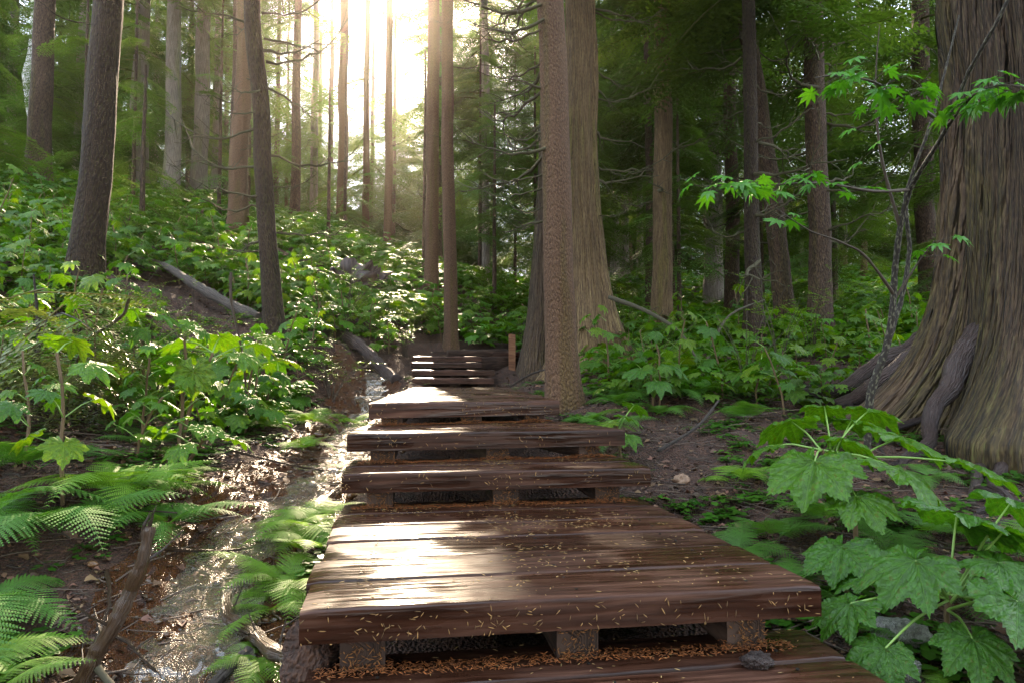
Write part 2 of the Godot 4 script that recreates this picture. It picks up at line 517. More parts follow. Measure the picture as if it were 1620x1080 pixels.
func make_creek() -> void:
	# wet mud bed a little above the carved ground, then the water
	var line := []
	for c in CREEK: line.append(Vector3(c.x, 0, c.y))
	var pts := smooth(line, 130)
	for layer in 2:
		var s := Shape.new()
		var cols := 36 if layer == 0 else 24
		for i in pts.size():
			var p: Vector3 = pts[i]
			var dir: Vector3 = (pts[mini(i + 1, pts.size() - 1)] - pts[maxi(i - 1, 0)]).normalized()
			var across := dir.cross(UP)
			var w := 0.46 + 0.1 * nz.get_noise_2d(i * 9.0, 7.0) if layer == 0 else 0.2 + 0.12 * nz.get_noise_2d(i * 12.0, 70.0)
			var level := ground(p.x, p.z) + 0.032
			for j in cols:
				var t := (float(j) / (cols - 1) * 2.0 - 1.0)
				var q := p + across * t * w
				var y := level + 0.006 * nz.get_noise_2d(q.x * 900.0, q.z * 900.0)
				if layer == 0:
					y = ground(q.x, q.z) + 0.008 + 0.028 * (nz.get_noise_2d(q.x * 700.0 + 40.0, q.z * 700.0)) - 0.05 * smoothstep(0.8, 1.0, absf(t))
				s.add(Vector3(q.x, y, q.z), Vector2(q.x, q.z))
		s.sheet(0, pts.size(), cols)
		if layer == 0:
			tag(part("creek_bed", s.mesh(), M.wet_mud, self), "wet orange brown mud bed of the small creek", "", "", "structure")
		else:
			tag(part("creek_water", s.mesh(), M.stream_water, self), "shallow clear creek water beside the boardwalk", "", "", "structure")
	# pebbles
	var ball := Shape.new()
	lump(ball, Vector3.ZERO, Vector3(1, 0.6, 0.8), 6, 8, 0.25, 3)
	var places := []
	var tints := []
	for k in 900:
		var i := rng.randi_range(2, pts.size() - 3)
		var p: Vector3 = pts[i] + Vector3(rf(-1, 1) * 0.5, 0, rf(-0.05, 0.05))
		var r := rf(0.006, 0.022) * (2.2 if rng.randf() < 0.06 else 1.0)
		places.append(Transform3D(Basis.from_euler(Vector3(rf(-0.3, 0.3), rf(0, TAU), rf(-0.3, 0.3))).scaled(Vector3.ONE * r), Vector3(p.x, ground(p.x, p.z) + 0.012, p.z)))
		var g := rf(0.4, 1.5)
		tints.append(Color(g, g * rf(0.8, 1.0), g * rf(0.6, 0.95)))
	tag(copies("creek_gravel", ball.mesh(), M.pebble, self, places, tints), "small wet brown pebbles strewn along the creek bed", "gravel")

func lump(s: Shape, at: Vector3, size: Vector3, rows: int, cols: int, rough: float, sd: int) -> void:
	var first := s.v.size()
	var welds := []
	for i in rows + 1:
		var a := PI * i / rows
		for j in cols + 1:
			var b := TAU * (j % cols) / cols
			var d := Vector3(sin(a) * cos(b), cos(a), sin(a) * sin(b))
			var k := 1.0 + rough * nz.get_noise_3d(d.x * 90.0 + sd * 31.0, d.y * 90.0, d.z * 90.0) * 1.6
			s.add(at + d * size * k, Vector2(float(j) / cols, float(i) / rows))
	s.sheet(first, rows + 1, cols + 1)

# ------------------------------------------------------------------ boardwalk
var PLAT := []      # {a, b, c, d: corners front left, front right, back right, back left; y}

func plank_mesh(fl: Vector3, fr: Vector3, br: Vector3, bl: Vector3, thick: float, sd: int, arris := 0.012) -> ArrayMesh:
	# a board between four top corners, its edges eased and a little worn
	var s := Shape.new()
	var prof := []      # (share across from front to back in metres from an edge, y)
	var deep := (fl.distance_to(bl) + fr.distance_to(br)) * 0.5
	var e := arris
	var raw := [[0.0, -thick], [0.0, -thick * 0.5], [0.0, -e * 1.3], [e * 0.25, -e * 0.45], [e * 1.1, 0.0], [deep * 0.3, 0.001], [deep * 0.7, 0.001], [deep - e * 0.9, 0.0], [deep - e * 0.2, -e * 0.4], [deep, -e], [deep, -thick], [deep * 0.5, -thick], [0.0, -thick]]
	var vv := 0.0
	for k in raw.size():
		if k: vv += Vector2(raw[k][0] - raw[k - 1][0], raw[k][1] - raw[k - 1][1]).length()
		prof.append([raw[k][0] / deep, raw[k][1], vv])
	var n := 40
	var long := fl.distance_to(fr)
	var off := sd * 0.37
	var first := 0
	for i in n + 1:
		var t := float(i) / n
		var endy := 0.0
		if i == 0 or i == n: endy = -e * 0.4
		for k in prof.size():
			var f := fl.lerp(fr, t)
			var b := bl.lerp(br, t)
			var p := f.lerp(b, prof[k][0])
			var wear := nz.get_noise_3d(t * long * 300.0, k * 37.0, sd * 61.0)
			p.y += prof[k][1] + wear * (0.0018 if k >= 2 and k <= 9 else 0.0) + (endy if k >= 3 and k <= 8 else 0.0)
			p += (b - f).normalized() * wear * (0.002 if k < 4 or k > 7 else 0.0)
			s.add(p, Vector2(t * long + off, prof[k][2] + off * 1.7))
	s.sheet(0, n + 1, prof.size())
	for i in [0, n]:
		var m := s.add((fl if i == 0 else fr).lerp(bl if i == 0 else br, 0.5) + Vector3(0, -thick * 0.5, 0), Vector2(off, off))
		var ring := []
		for k in prof.size(): ring.append(s.add(s.v[i * prof.size() + k], Vector2(off + 0.3 * s.v[i * prof.size() + k].y, off + prof[k][0] * 0.3)))
		for k in prof.size() - 1:
			if i == 0: s.tri(m, ring[k], ring[k + 1])
			else: s.tri(m, ring[k + 1], ring[k])
	return s.mesh()

func beam_mesh(a: Vector3, b: Vector3, w: float, h: float, sd: int) -> ArrayMesh:
	# a squared beam whose top centre line runs from a to b
	var side := (b - a).cross(UP).normalized() * w * 0.5
	return plank_mesh(a - side, b - side, b + side, a + side, h, sd, 0.006)

func platform(called: String, label: String, fl: Vector2, fr: Vector2, br: Vector2, bl: Vector2, y: float, n: int, sd: int, low: float, blocks := true, thick := 0.092) -> void:
	var A := Vector3(fl.x, y, fl.y)
	var B := Vector3(fr.x, y, fr.y)
	var C := Vector3(br.x, y, br.y)
	var D := Vector3(bl.x, y, bl.y)
	var mid := (A + B + C + D) / 4.0
	var t := thing(called, mid, label, "boardwalk", "steps and landings of the boardwalk")
	var deep := A.distance_to(D)
	var gap := 0.014 / deep
	for k in n:
		var s0 := float(k) / n + (gap * 0.5 if k else 0.0)
		var s1 := float(k + 1) / n - (gap * 0.5 if k < n - 1 else 0.0)
		var rise := Vector3(0, rf(-0.003, 0.003), 0)
		var jit := (B - A).normalized()
		var j0 := jit * rf(-0.012, 0.012)
		var j1 := jit * rf(-0.012, 0.012)
		part("plank", plank_mesh(A.lerp(D, s0) - mid + rise + j0, B.lerp(C, s0) - mid + rise + j1, B.lerp(C, s1) - mid + rise + j1, A.lerp(D, s1) - mid + rise + j0, thick, sd * 10 + k), M["plank_%d" % ((sd + k) % 3)], t)
	if blocks:
		var inward := (D - A).normalized()
		for f in [0.115, 0.52, 0.865]:
			var p := A.lerp(B, f) + inward * 0.055
			var q := D.lerp(C, f) - inward * 0.03
			p.y = y - thick - 0.001; q.y = p.y
			part("joist", beam_mesh(p - mid, q - mid, 0.125, p.y - low - 0.001, sd * 7 + int(f * 10)), M.old_timber, t)
	if n > 1:
		var disc := CylinderMesh.new()
		disc.top_radius = 0.0055; disc.bottom_radius = 0.0055; disc.height = 0.003; disc.radial_segments = 8; disc.rings = 1
		var spots := []
		for k in n:
			for f in [0.115, 0.52, 0.865]:
				for e in [0.28, 0.74]:
					var sh: float = (k + e) / n
					spots.append(Transform3D(Basis(), A.lerp(B, f + rf(-0.02, 0.02)).lerp(D.lerp(C, f + rf(-0.02, 0.02)), sh) - mid + Vector3(0, 0.0035, 0)))
		copies("nails", disc, M.nail, t, spots, [])
	PLAT.append({"a": A, "b": B, "c": C, "d": D, "y": y, "thick": thick, "low": low})

func make_boardwalk() -> void:
	platform("boardwalk_landing", "nearest dark landing at the bottom edge, lowest of the boardwalk", Vector2(-0.36, -0.62), Vector2(1.17, -0.86), Vector2(0.945, -2.29), Vector2(-0.585, -2.05), 0.17, 6, 1, 0.0)
	platform("boardwalk_landing", "wide wet landing of five planks in the foreground with sun glare on its left", Vector2(-0.585, -1.874), Vector2(0.928, -2.099), Vector2(0.665, -3.64), Vector2(-0.835, -3.42), 0.36, 6, 2, 0.17)
	platform("boardwalk_step", "narrow wet tread just above the wide foreground landing", Vector2(-0.799, -3.233), Vector2(0.692, -3.453), Vector2(0.62, -3.95), Vector2(-0.87, -3.73), 0.5375, 2, 3, 0.36)
	platform("boardwalk_step", "broad second step with short deck between narrow tread and long landing", Vector2(-0.844, -3.509), Vector2(0.637, -3.838), Vector2(0.36, -4.46), Vector2(-0.9, -4.16), 0.70, 3, 4, 0.5375)
	platform("boardwalk_landing", "long narrow landing of many planks running up to the far steps", Vector2(-0.835, -3.95), Vector2(0.301, -4.345), Vector2(-0.1, -8.9), Vector2(-1.265, -8.75), 0.84, 18, 5, 0.70)
	for k in 4:
		var z: float = -8.8 - 0.3 * k
		var y: float = [0.956, 1.059, 1.17, 1.261][k]
		var l: float = [-1.294, -1.339, -1.383, -1.428][k]
		var r: float = [-0.228, -0.236, -0.409, -0.422][k]
		platform("boardwalk_step", ["lowest", "second", "third", "topmost"][k] + " of the four far steps below the upper walkway", Vector2(l, z), Vector2(r, z - 0.02), Vector2(r - 0.03, z - 0.42), Vector2(l - 0.03, z - 0.4), y, 1, 20 + k, y - 0.11, true, 0.075)
	platform("boardwalk_landing", "upper walkway turning right behind the far steps", Vector2(-1.2, -10.05), Vector2(0.1, -10.3), Vector2(0.5, -11.3), Vector2(-0.9, -11.2), 1.335, 4, 31, 1.2, true, 0.08)
	var t := thing("kerb_rail", Vector3(-0.5, 1.3, -10.2), "dark timber kerb rail along the right of the upper walkway", "rail")
	part("rail", beam_mesh(Vector3(-0.45, 0.06, 0.15), Vector3(0.42, 0.08, -0.15), 0.1, 0.09, 91), M.old_timber, t)
	part("lower_rail", beam_mesh(Vector3(-0.2, -0.06, 0.35), Vector3(0.45, -0.03, -0.02), 0.1, 0.16, 92), M.old_timber, t)
	t = thing("marker_post", Vector3(0.0, ground(0.0, -9.95), -9.95), "rust brown square post beside the big cedar at the far steps", "post")
	part("shaft", beam_mesh(Vector3(-0.05, 0.52, 0), Vector3(0.05, 0.51, 0), 0.09, 0.65, 95), M.rusty_post, t)
	# a rough log half under the near landing
	t = thing("timber_footing", Vector3(-0.58, 0.1, -2.12), "rough dark timber footing under the near left corner of the wide landing", "timber")
	var s := Shape.new()
	lump(s, Vector3.ZERO, Vector3(0.11, 0.15, 0.16), 12, 16, 0.35, 9)
	part("block", s.mesh(), M.forest_soil, t)

func needle_basis(n: Vector3, lift: float) -> Basis:
	var a := n.cross(Vector3(rf(-1, 1), rf(-1, 1), rf(-1, 1))).normalized()
	a = (a + n * rf(-lift, lift)).normalized()
	var b := n.cross(a).normalized()
	var l := rf(0.35, 1.3)
	return Basis(a * l, a.cross(b).normalized() * rf(0.8, 1.4), b * rf(0.7, 1.3))

func make_needles() -> void:
	var s := Shape.new()
	var L := 0.01
	var pts := [Vector3(-L, 0, 0), Vector3(-L * 0.3, 0.0009, 0.0014), Vector3(L * 0.5, 0.0011, 0.0012), Vector3(L, 0, 0), Vector3(L * 0.5, 0.0011, -0.0012), Vector3(-L * 0.3, 0.0009, -0.0014), Vector3(0, -0.0004, 0)]
	for p in pts: s.add(p)
	s.quad(0, 1, 5, 0); s.quad(1, 2, 4, 5); s.quad(2, 3, 4, 2)
	for k in 6: s.tri(6, (k + 1) % 6, k)
	var needle := s.mesh()
	var deck := []
	var dt := []
	var piled := []
	var pt := []
	for i in mini(5, PLAT.size()):
		var P: Dictionary = PLAT[i]
		var front: Vector3 = (P.a - P.d).normalized()
		var many := [900, 1700, 500, 420, 700][i] as int
		for k in many:
			var p: Vector3 = P.a.lerp(P.b, rng.randf()).lerp(P.d.lerp(P.c, rng.randf()), pow(rng.randf(), 0.8))
			if nz.get_noise_2d(p.x * 110.0, p.z * 170.0) < rf(-0.3, 0.3): continue
			p.y = P.y + 0.0035
			deck.append(Transform3D(needle_basis(UP, 0.06), p))
			dt.append(Color(0.42, 0.27, 0.1) * rf(0.5, 1.3))
		for k in [220, 200, 180, 90, 140][i]:
			var p: Vector3 = P.a.lerp(P.b, rng.randf())
			if nz.get_noise_2d(p.x * 140.0, i * 90.0) < rf(-0.35, 0.3): continue
			p.y = P.y - P.thick * rf(0.12, 0.98)
			deck.append(Transform3D(needle_basis((front + Vector3(0, 0.2, 0)).normalized(), 0.1), p + front * 0.005))
			dt.append(Color(0.26, 0.14, 0.045) * rf(0.4, 1.3))
		if i == 0: continue
		# drifts along the foot of the joists, and needles caught on their ends
		for k in 1700:
			var f := rng.randf()
			var p: Vector3 = P.a.lerp(P.b, f) - front * (0.055 + rf(-0.05, 0.02))
			if f < 0.03 or f > 0.96: continue
			var near := minf(absf(f - 0.115), minf(absf(f - 0.52), absf(f - 0.865)))
			var thick := 0.006 + 0.012 * (1.0 - smoothstep(0.03, 0.1, near)) + 0.006 * nz.get_noise_1d(f * 900.0 + i * 100.0)
			p.y = P.low + rng.randf() * thick + 0.003
			p += front * (rf(-1, 1) * 0.012)
			piled.append(Transform3D(needle_basis(UP, 0.35), p))
			pt.append(Color(0.36, 0.12, 0.03) * rf(0.35, 1.25))
		for f in [0.115, 0.52, 0.865]:
			for k in 90:
				var p: Vector3 = P.a.lerp(P.b, f + rf(-0.5, 0.5) * 0.125 / P.a.distance_to(P.b)) - front * 0.049
				var low: float = P.low
				p.y = lerpf(low, P.y - P.thick, pow(rng.randf(), 1.5))
				piled.append(Transform3D(needle_basis(front, 0.3), p))
				pt.append(Color(0.26, 0.11, 0.03) * rf(0.4, 1.2))
	tag(copies("fallen_needles", needle, M.dry_needle, self, deck, dt), "scattered straw coloured needles stuck to the wet planks", "needles")
	tag(copies("needle_drift", needle, M.dry_needle, self, piled, pt), "orange brown needles drifted along the foot of each step", "needles")

# ------------------------------------------------------------------ leaves, ferns, boughs
func leaf_radius(a: float, lobes: Array, depth: float) -> Vector2:   # (radius, distance in degrees to the nearest lobe's middle)
	var best := 0.0
	var near := 99.0
	for l in lobes:
		var d := absf(a - l[0])
		var r: float = l[1] * (1.0 - depth * pow(clampf(d / 20.0, 0, 1.6), 0.85))
		best = maxf(best, r)
		near = minf(near, d)
	return Vector2(maxf(best, 0.1), near)

func leaf_mesh(size: float, n: int, rings: int, lobes: Array, depth: float, teeth: float, droop: float, pleat: float, sd: int) -> Shape:
	# blade in the xz plane, its stalk joins at the origin, its tip points along +x
	var s := Shape.new()
	s.tinted = true
	s.add(Vector3.ZERO, Vector2(0.5, 0.5), Color(1.5, 1.35, 1.2))
	for i in range(1, rings + 1):
		var t := float(i) / rings
		for j in n + 1:
			var a := lerpf(-168.0, 168.0, float(j) / n)
			var k := leaf_radius(a, lobes, depth)
			var r := k.x * (1.0 + (teeth if j % 2 == 0 else -teeth) * pow(t, 4.0)) * t
			var rad := deg_to_rad(a)
			var wav := nz.get_noise_2d(a * 1.5 + sd * 77.0, t * 60.0)
			var y := -droop * r * r * (0.75 + 0.25 * cos(rad * 2.0)) + pleat * (clampf(k.y / 20.0, 0, 1) - 0.5) * t + 0.11 * wav * t + (0.011 * sin(TAU * (r * 5.5 - k.y * 0.11)) * smoothstep(0.0, 5.0, k.y) if rings > 6 else 0.0)
			var vein := 1.0 - smoothstep(0.0, 4.0, k.y)
			s.add(Vector3(cos(rad) * r, y, sin(rad) * r) * size, Vector2(0.5 + cos(rad) * r * 0.5, 0.5 + sin(rad) * r * 0.5), Color(1, 1, 1).lerp(Color(1.6, 1.4, 1.3), vein * 0.8 * (1.0 - t * 0.5)))
	for j in n: s.tri(0, 1 + j + 1, 1 + j)
	for i in rings - 1:
		for j in n:
			var a := 1 + i * (n + 1) + j
			s.quad(a, a + 1, a + n + 2, a + n + 1)
	return s

var CLUB := [[0.0, 1.0], [38.0, 0.95], [-38.0, 0.95], [76.0, 0.82], [-76.0, 0.82], [116.0, 0.6], [-116.0, 0.6], [150.0, 0.36], [-150.0, 0.36]]
var MAPLE := [[0.0, 1.0], [36.0, 0.96], [-36.0, 0.96], [72.0, 0.84], [-72.0, 0.84], [112.0, 0.6], [-112.0, 0.6], [150.0, 0.35], [-150.0, 0.35]]
var leaf_hi := []
var leaf_lo := []
var leaf_maple := []
var fronds := []
var boughs := []
var branches := []

func frond_mesh(long: float, wide: float, pairs: int, arch: float, sd: int, fine: bool) -> ArrayMesh:
	var s := Shape.new()
	s.tinted = true
	rng.seed = sd
	var spine := []
	for i in 13:
		var t := i / 12.0
		spine.append(Vector3(long * (t - 0.12 * arch * t * t), long * (0.55 * arch * t - 0.95 * arch * t * t), 0.03 * long * sin(t * 3.0 + sd)))
	s.tube(spine, tapered(13, 0.0032, 0.0008), 4, false, 1.0, Color(1.2, 1.1, 0.9))
	for i in pairs:
		var t := lerpf(0.16, 0.985, float(i) / (pairs - 1))
		var k := t * 12.0
		var p: Vector3 = spine[int(k)].lerp(spine[mini(int(k) + 1, 12)], k - int(k))
		var dir: Vector3 = (spine[mini(int(k) + 1, 12)] - spine[int(k)] if int(k) < 12 else spine[12] - spine[11]).normalized()
		var len := wide * pow(sin(PI * clampf((t - 0.05) * 0.62 + 0.36, 0, 1)), 1.3) * rf(0.9, 1.08)
		for side in [-1.0, 1.0]:
			var out := (dir * 0.42 + Vector3(0, 0.05, side)).normalized()
			var tilt: float = -0.25 + rf(-0.12, 0.12)
			out.y += tilt * 0.5
			out = out.normalized()
			var m := int(clampf(len / 0.017, 4, 13))
			var g := rf(0.85, 1.15)
			var tint := Color(g, g, g)
			for q in m:
				var u := (q + 0.4) / m
				var c := p + out * len * u + Vector3(0, -0.12 * len * u * u, 0)
				var pl := minf(0.03, len * 0.22) * (1.0 - u * 0.75) * rf(0.9, 1.1)
				var hw := len / m * 0.42
				for e in [-1.0, 1.0]:
					var d: Vector3 = (dir * e + out * 0.35).normalized()
					var tip: Vector3 = c + d * pl + Vector3(0, -0.1 * pl, 0)
					var a := s.add(c - out * hw, Vector2.ZERO, tint)
					var b := s.add(c + d * pl * 0.55 - out * hw * 0.75, Vector2.ZERO, tint)
					var f := s.add(tip, Vector2.ZERO, tint)
					var h := s.add(c + d * pl * 0.5 + out * hw * 0.8, Vector2.ZERO, tint)
					var l := s.add(c + out * hw * 0.9, Vector2.ZERO, tint)
					if e * side > 0:
						s.tri(a, b, h); s.tri(b, f, h); s.tri(a, h, l)
					else:
						s.tri(a, h, b); s.tri(b, h, f); s.tri(a, l, h)
	return s.mesh()

func bough_mesh(long: float, wide: float, twigs: int, droop: float, leaf: float, sd: int) -> ArrayMesh:
	var s := Shape.new()
	s.tinted = true
	rng.seed = sd
	var spine := []
	for i in 9:
		var t := i / 8.0
		spine.append(Vector3(long * t, -droop * long * t * t + 0.03 * long * sin(t * 5.0 + sd), 0.05 * long * sin(t * 4.0 + sd * 2.0)))
	s.tube(spine, tapered(9, 0.014, 0.003), 4, false, 1.0, Color(1.1, 0.65, 0.6))
	for i in twigs:
		var t := lerpf(0.14, 1.0, float(i) / (twigs - 1))
		var k := minf(t * 8.0, 7.999)
		var p: Vector3 = spine[int(k)].lerp(spine[int(k) + 1], k - int(k))
		var dir: Vector3 = (spine[int(k) + 1] - spine[int(k)]).normalized()
		var side := 1.0 if i % 2 == 0 else -1.0
		var out := (dir * rf(0.5, 0.95) + Vector3(0, rf(-0.25, 0.12), side)).normalized()
		if i == twigs - 1: out = dir
		var len := wide * (pow(sin(PI * clampf(t * 0.75 + 0.2, 0, 1)), 0.8) * rf(0.65, 1.1) + 0.1)
		var m := int(maxf(3, len / (leaf * 0.72)))
		for q in m:
			var u := (q + 0.6) / m
			var c := p + out * len * u + Vector3(0, -0.3 * len * u * u, 0)
			for e in [-1.0, 1.0]:
				var lat: Vector3 = out.cross(UP).normalized() * e
				var d: Vector3 = (out * rf(0.4, 0.9) + lat + Vector3(0, rf(-0.35, 0.2), 0)).normalized()
				var l := leaf * rf(0.8, 1.5) * (1.25 - u * 0.5)
				var w: Vector3 = d.cross(UP).normalized() * l * 0.19
				var g := rf(0.7, 1.3)
				var tint := Color(g, g, g * 0.95)
				var a := s.add(c, Vector2.ZERO, tint)
				var b := s.add(c + d * l * 0.5 + w, Vector2.ZERO, tint)
				var f := s.add(c + d * l, Vector2.ZERO, tint)
				var h := s.add(c + d * l * 0.5 - w, Vector2.ZERO, tint)
				s.quad(a, b, f, h)
	return s.mesh()

func branch_mesh(long: float, sd: int, moss: bool) -> ArrayMesh:
	# a dead limb: droops, then lifts at its end, with side twigs
	var s := Shape.new()
	s.tinted = true
	rng.seed = sd
	var sag := rf(-0.1, 0.32)
	var lift := rf(-0.15, 0.5)
	var sway := rf(-0.25, 0.25)
	var pts := []
	var drift := Vector3.ZERO
	for i in 12:
		var t := i / 11.0
		drift += Vector3(0, rf(-0.03, 0.03), rf(-0.035, 0.035)) * long
		pts.append(drift + Vector3(long * t * (1.0 - 0.1 * t), long * (-sag * sin(t * 2.4) * 0.8 + lift * pow(t, 3.0)) + rf(-0.008, 0.008), long * (sway * t * t + 0.03 * sin(t * 7.0 + sd))))
	var tint := Color(1.0, 1.05, 0.8) if moss else Color(0.75, 0.6, 0.55)
	s.tube(pts, tapered(12, 0.016 if moss else 0.011, 0.003, 0.3), 6, false, 1.0, tint)
	for k in (9 if moss else 6):
		var i := rng.randi_range(2, 10)
		var p: Vector3 = pts[i]
		var d := Vector3(rf(0.2, 0.9), rf(-0.5, 0.6), rf(-1, 1)).normalized()
		var l := long * rf(0.1, 0.35)
		var tw := []
		for q in 5:
			var u := q / 4.0
			tw.append(p + d * l * u + Vector3(0, 0.35 * l * u * u * rf(-0.6, 1.0), 0))
		s.tube(tw, tapered(5, 0.006 if moss else 0.005, 0.0015), 4, false, 1.0, tint)
	return s.mesh()

func make_kit() -> void:
	for k in 3:
		leaf_hi.append(leaf_mesh(1.0, 150, 14, CLUB, 0.25 + 0.03 * k, 0.025, 0.3 + 0.12 * k, 0.07, k).mesh())
		leaf_lo.append(leaf_mesh(1.0, 60, 3, CLUB, 0.33 + 0.03 * k, 0.035, 0.28 + 0.15 * k, 0.08, k + 5).mesh())
		leaf_maple.append(leaf_mesh(1.0, 76, 3, MAPLE, 0.58, 0.05, 0.15 + 0.15 * k, 0.05, k + 9).mesh())
	for k in 4: fronds.append(frond_mesh(1.0, 0.24 + 0.02 * k, 24, 0.5 + 0.2 * k, 100 + k, true))
	for k in 4: boughs.append(bough_mesh(1.6, 0.62, 30, 0.16 + 0.06 * k, 0.08, 200 + k))
	for k in 12: branches.append(branch_mesh(1.0, 300 + k, k < 6))

# ------------------------------------------------------------------ trees
func trunk_mesh(h: float, r0: float, r1: float, flare: float, fh: float, lobes: int, lobe: float, segs: int, rings: int, amp: float, fu: float, fv: float, lean: Vector2, wob: float, sd: int, ridge := false, vscale := 0.5) -> ArrayMesh:
	var s := Shape.new()
	s.tinted = true
	var wraps := maxf(1.0, round(TAU * (r0 + flare * 0.2) / (0.75 if ridge else 0.42)))
	var welds := []
	for i in rings + 1:
		var t := float(i) / rings
		var y := h * pow(t, 1.7) - (0.75 if flare > 0.4 else 0.3)
		var c := Vector3(lean.x * maxf(y, 0), y, lean.y * maxf(y, 0))
		c.x += wob * nz.get_noise_2d(y * 12.0, sd * 53.0)
		c.z += wob * nz.get_noise_2d(y * 12.0 + 900.0, sd * 53.0)
		var r := lerpf(r0, r1, clampf(y / h, 0, 1))
		var fl := flare * exp(-maxf(y, -0.1) / fh)
		for j in segs + 1:
			var a := TAU * (j % segs) / segs
			var dx := cos(a)
			var dz := sin(a)
			var lob := 1.0 + lobe * (cos(a * lobes + sd) * 0.6 + 0.8 * nz.get_noise_2d(dx * 45.0 + sd * 10.0, dz * 45.0))
			var d := nz.get_noise_3d(dx * fu * 30.0 + sd * 7.0, y * fv * 30.0, dz * fu * 30.0)
			if ridge: d = 0.5 - 1.6 * absf(d)
			var d2 := nz.get_noise_3d(dx * fu * 95.0 + sd * 7.0, y * fv * 70.0, dz * fu * 95.0) * (0.8 if flare > 0.4 else 0.45)
			var rr := r + maxf(0.0, fl * lob) + amp * (d + d2)
			var green := smoothstep(0.08, 0.4, nz.get_noise_3d(dx * 40.0 + sd * 19.0, y * 14.0, dz * 40.0) + 0.5 * d2)
			var tone := 1.0 + 0.35 * nz.get_noise_3d(dx * 25.0 + sd * 3.0, y * 9.0 + 500.0, dz * 25.0)
			s.add(c + Vector3(dx * rr, 0, dz * rr), Vector2(float(j) / segs * wraps, y * vscale), (Color.WHITE * tone).lerp(Color(0.8, 1.15, 0.45), green * 0.75))
		welds.append([i * (segs + 1), i * (segs + 1) + segs])
	s.sheet(0, rings + 1, segs + 1)
	return s.mesh(welds)

func in_gap(p: Vector3) -> float:
	# share of boughs missing: the opening in the canopy through which the sun reaches the creek side
	var q := p - TO_SUN * ((p.y - 0.6) / TO_SUN.y)
	var n := nz.get_noise_2d(q.x * 55.0 + 300.0, q.z * 55.0)
	if q.z > -0.8 and q.z < 4.0 and q.x > -1.7 and q.x < 0.7: return 0.93
	if q.x > -4.3 and q.x < 0.0 + 0.25 * n and q.z > -12.5 and q.z < 3.0: return 0.985 if q.z > -10.2 or q.x > -1.8 else 0.7
	if q.x > -8.5 and q.x <= -4.3 and q.z > -16.0 and q.z < 2.0: return 0.95 if n > -0.15 else 0.4
	if q.x > 0.95 and q.x < 2.9 and q.z > -1.6 and q.z < 0.6: return 0.8
	if q.x > 0.6 and q.x < 1.3 and q.z < -1.5 and q.z > -3.0: return 0.99
	if q.x > 1.2 and q.x < 4.0 and q.z < -9.5 and q.z > -16.0: return 0.8
	if q.z < -9.5: return 0.94 if n > -0.18 else 0.5
	return 0.0 if p.y < 9.0 else 0.25

func crown(tree: Node3D, h: float, low: float, reach: float, step: float, per: int, lean: Vector2, sd: int, thin := 0.0, tone := 1.0) -> void:
	rng.seed = sd
	var places := [[], [], [], []]
	var tints := [[], [], [], []]
	var y := low
	while y < h:
		var t := (y - low) / (h - low)
		for k in per:
			var len := reach * (pow(1.0 - t, 0.75) * 0.9 + 0.12) * rf(0.7, 1.15) * (0.65 + 0.35 * smoothstep(0.0, 0.15, t))
			var a := rf(0, TAU)
			var dir := Basis(UP, a)
			var p := Vector3(lean.x * y, y + rf(-0.2, 0.2), lean.y * y)
			var tip := tree.position + p + dir * Vector3(len * 0.6, 0, 0)
			if rng.randf() < thin or rng.randf() < in_gap(tip) or tip.length() < 5.0: continue
			var sc := len / 1.6
			var b := dir * Basis(Vector3(0, 0, 1), rf(-0.35, 0.12)) * Basis(Vector3(1, 0, 0), rf(-0.35, 0.35))
			var v := rng.randi_range(0, 3)
			places[v].append(Transform3D(b.scaled_local(Vector3(sc, sc, clampf(sc, 0.6, 1.3))), p + dir * Vector3(0.05, 0, 0)))
			var g := rf(0.7, 1.3) * tone
			tints[v].append(Color(g * rf(0.9, 1.15), g, g * rf(0.8, 1.1)))
		y += step * rf(0.8, 1.2)
	var c := Node3D.new()
	c.name = "crown"
	c.set_meta("kind", "stuff")
	tree.add_child(c)
	for v in 4:
		if places[v].size(): copies("boughs", boughs[v], M.needle_bough, c, places[v], tints[v])

func limbs(tree: Node3D, n: int, y0: float, y1: float, l0: float, l1: float, r: float, lean: Vector2, sd: int, moss: bool, mid_angle := 0.0, spread := PI) -> void:
	rng.seed = sd
	for k in n:
		var y := lerpf(y0, y1, (k + rng.randf()) / n)
		var a := mid_angle + rf(-spread, spread)
		var l := rf(l0, l1)
		var b := Basis(UP, a) * Basis(Vector3(0, 0, 1), rf(-0.3, 0.25))
		var p := Vector3(lean.x * y, y, lean.y * y) + b * Vector3(r * 0.7, 0, 0)
		part("branch", branches[rng.randi_range(0, 5) + (0 if moss else 6)], M.mossy_twig, tree, Transform3D(b.scaled_local(Vector3(l, l, l)), p))

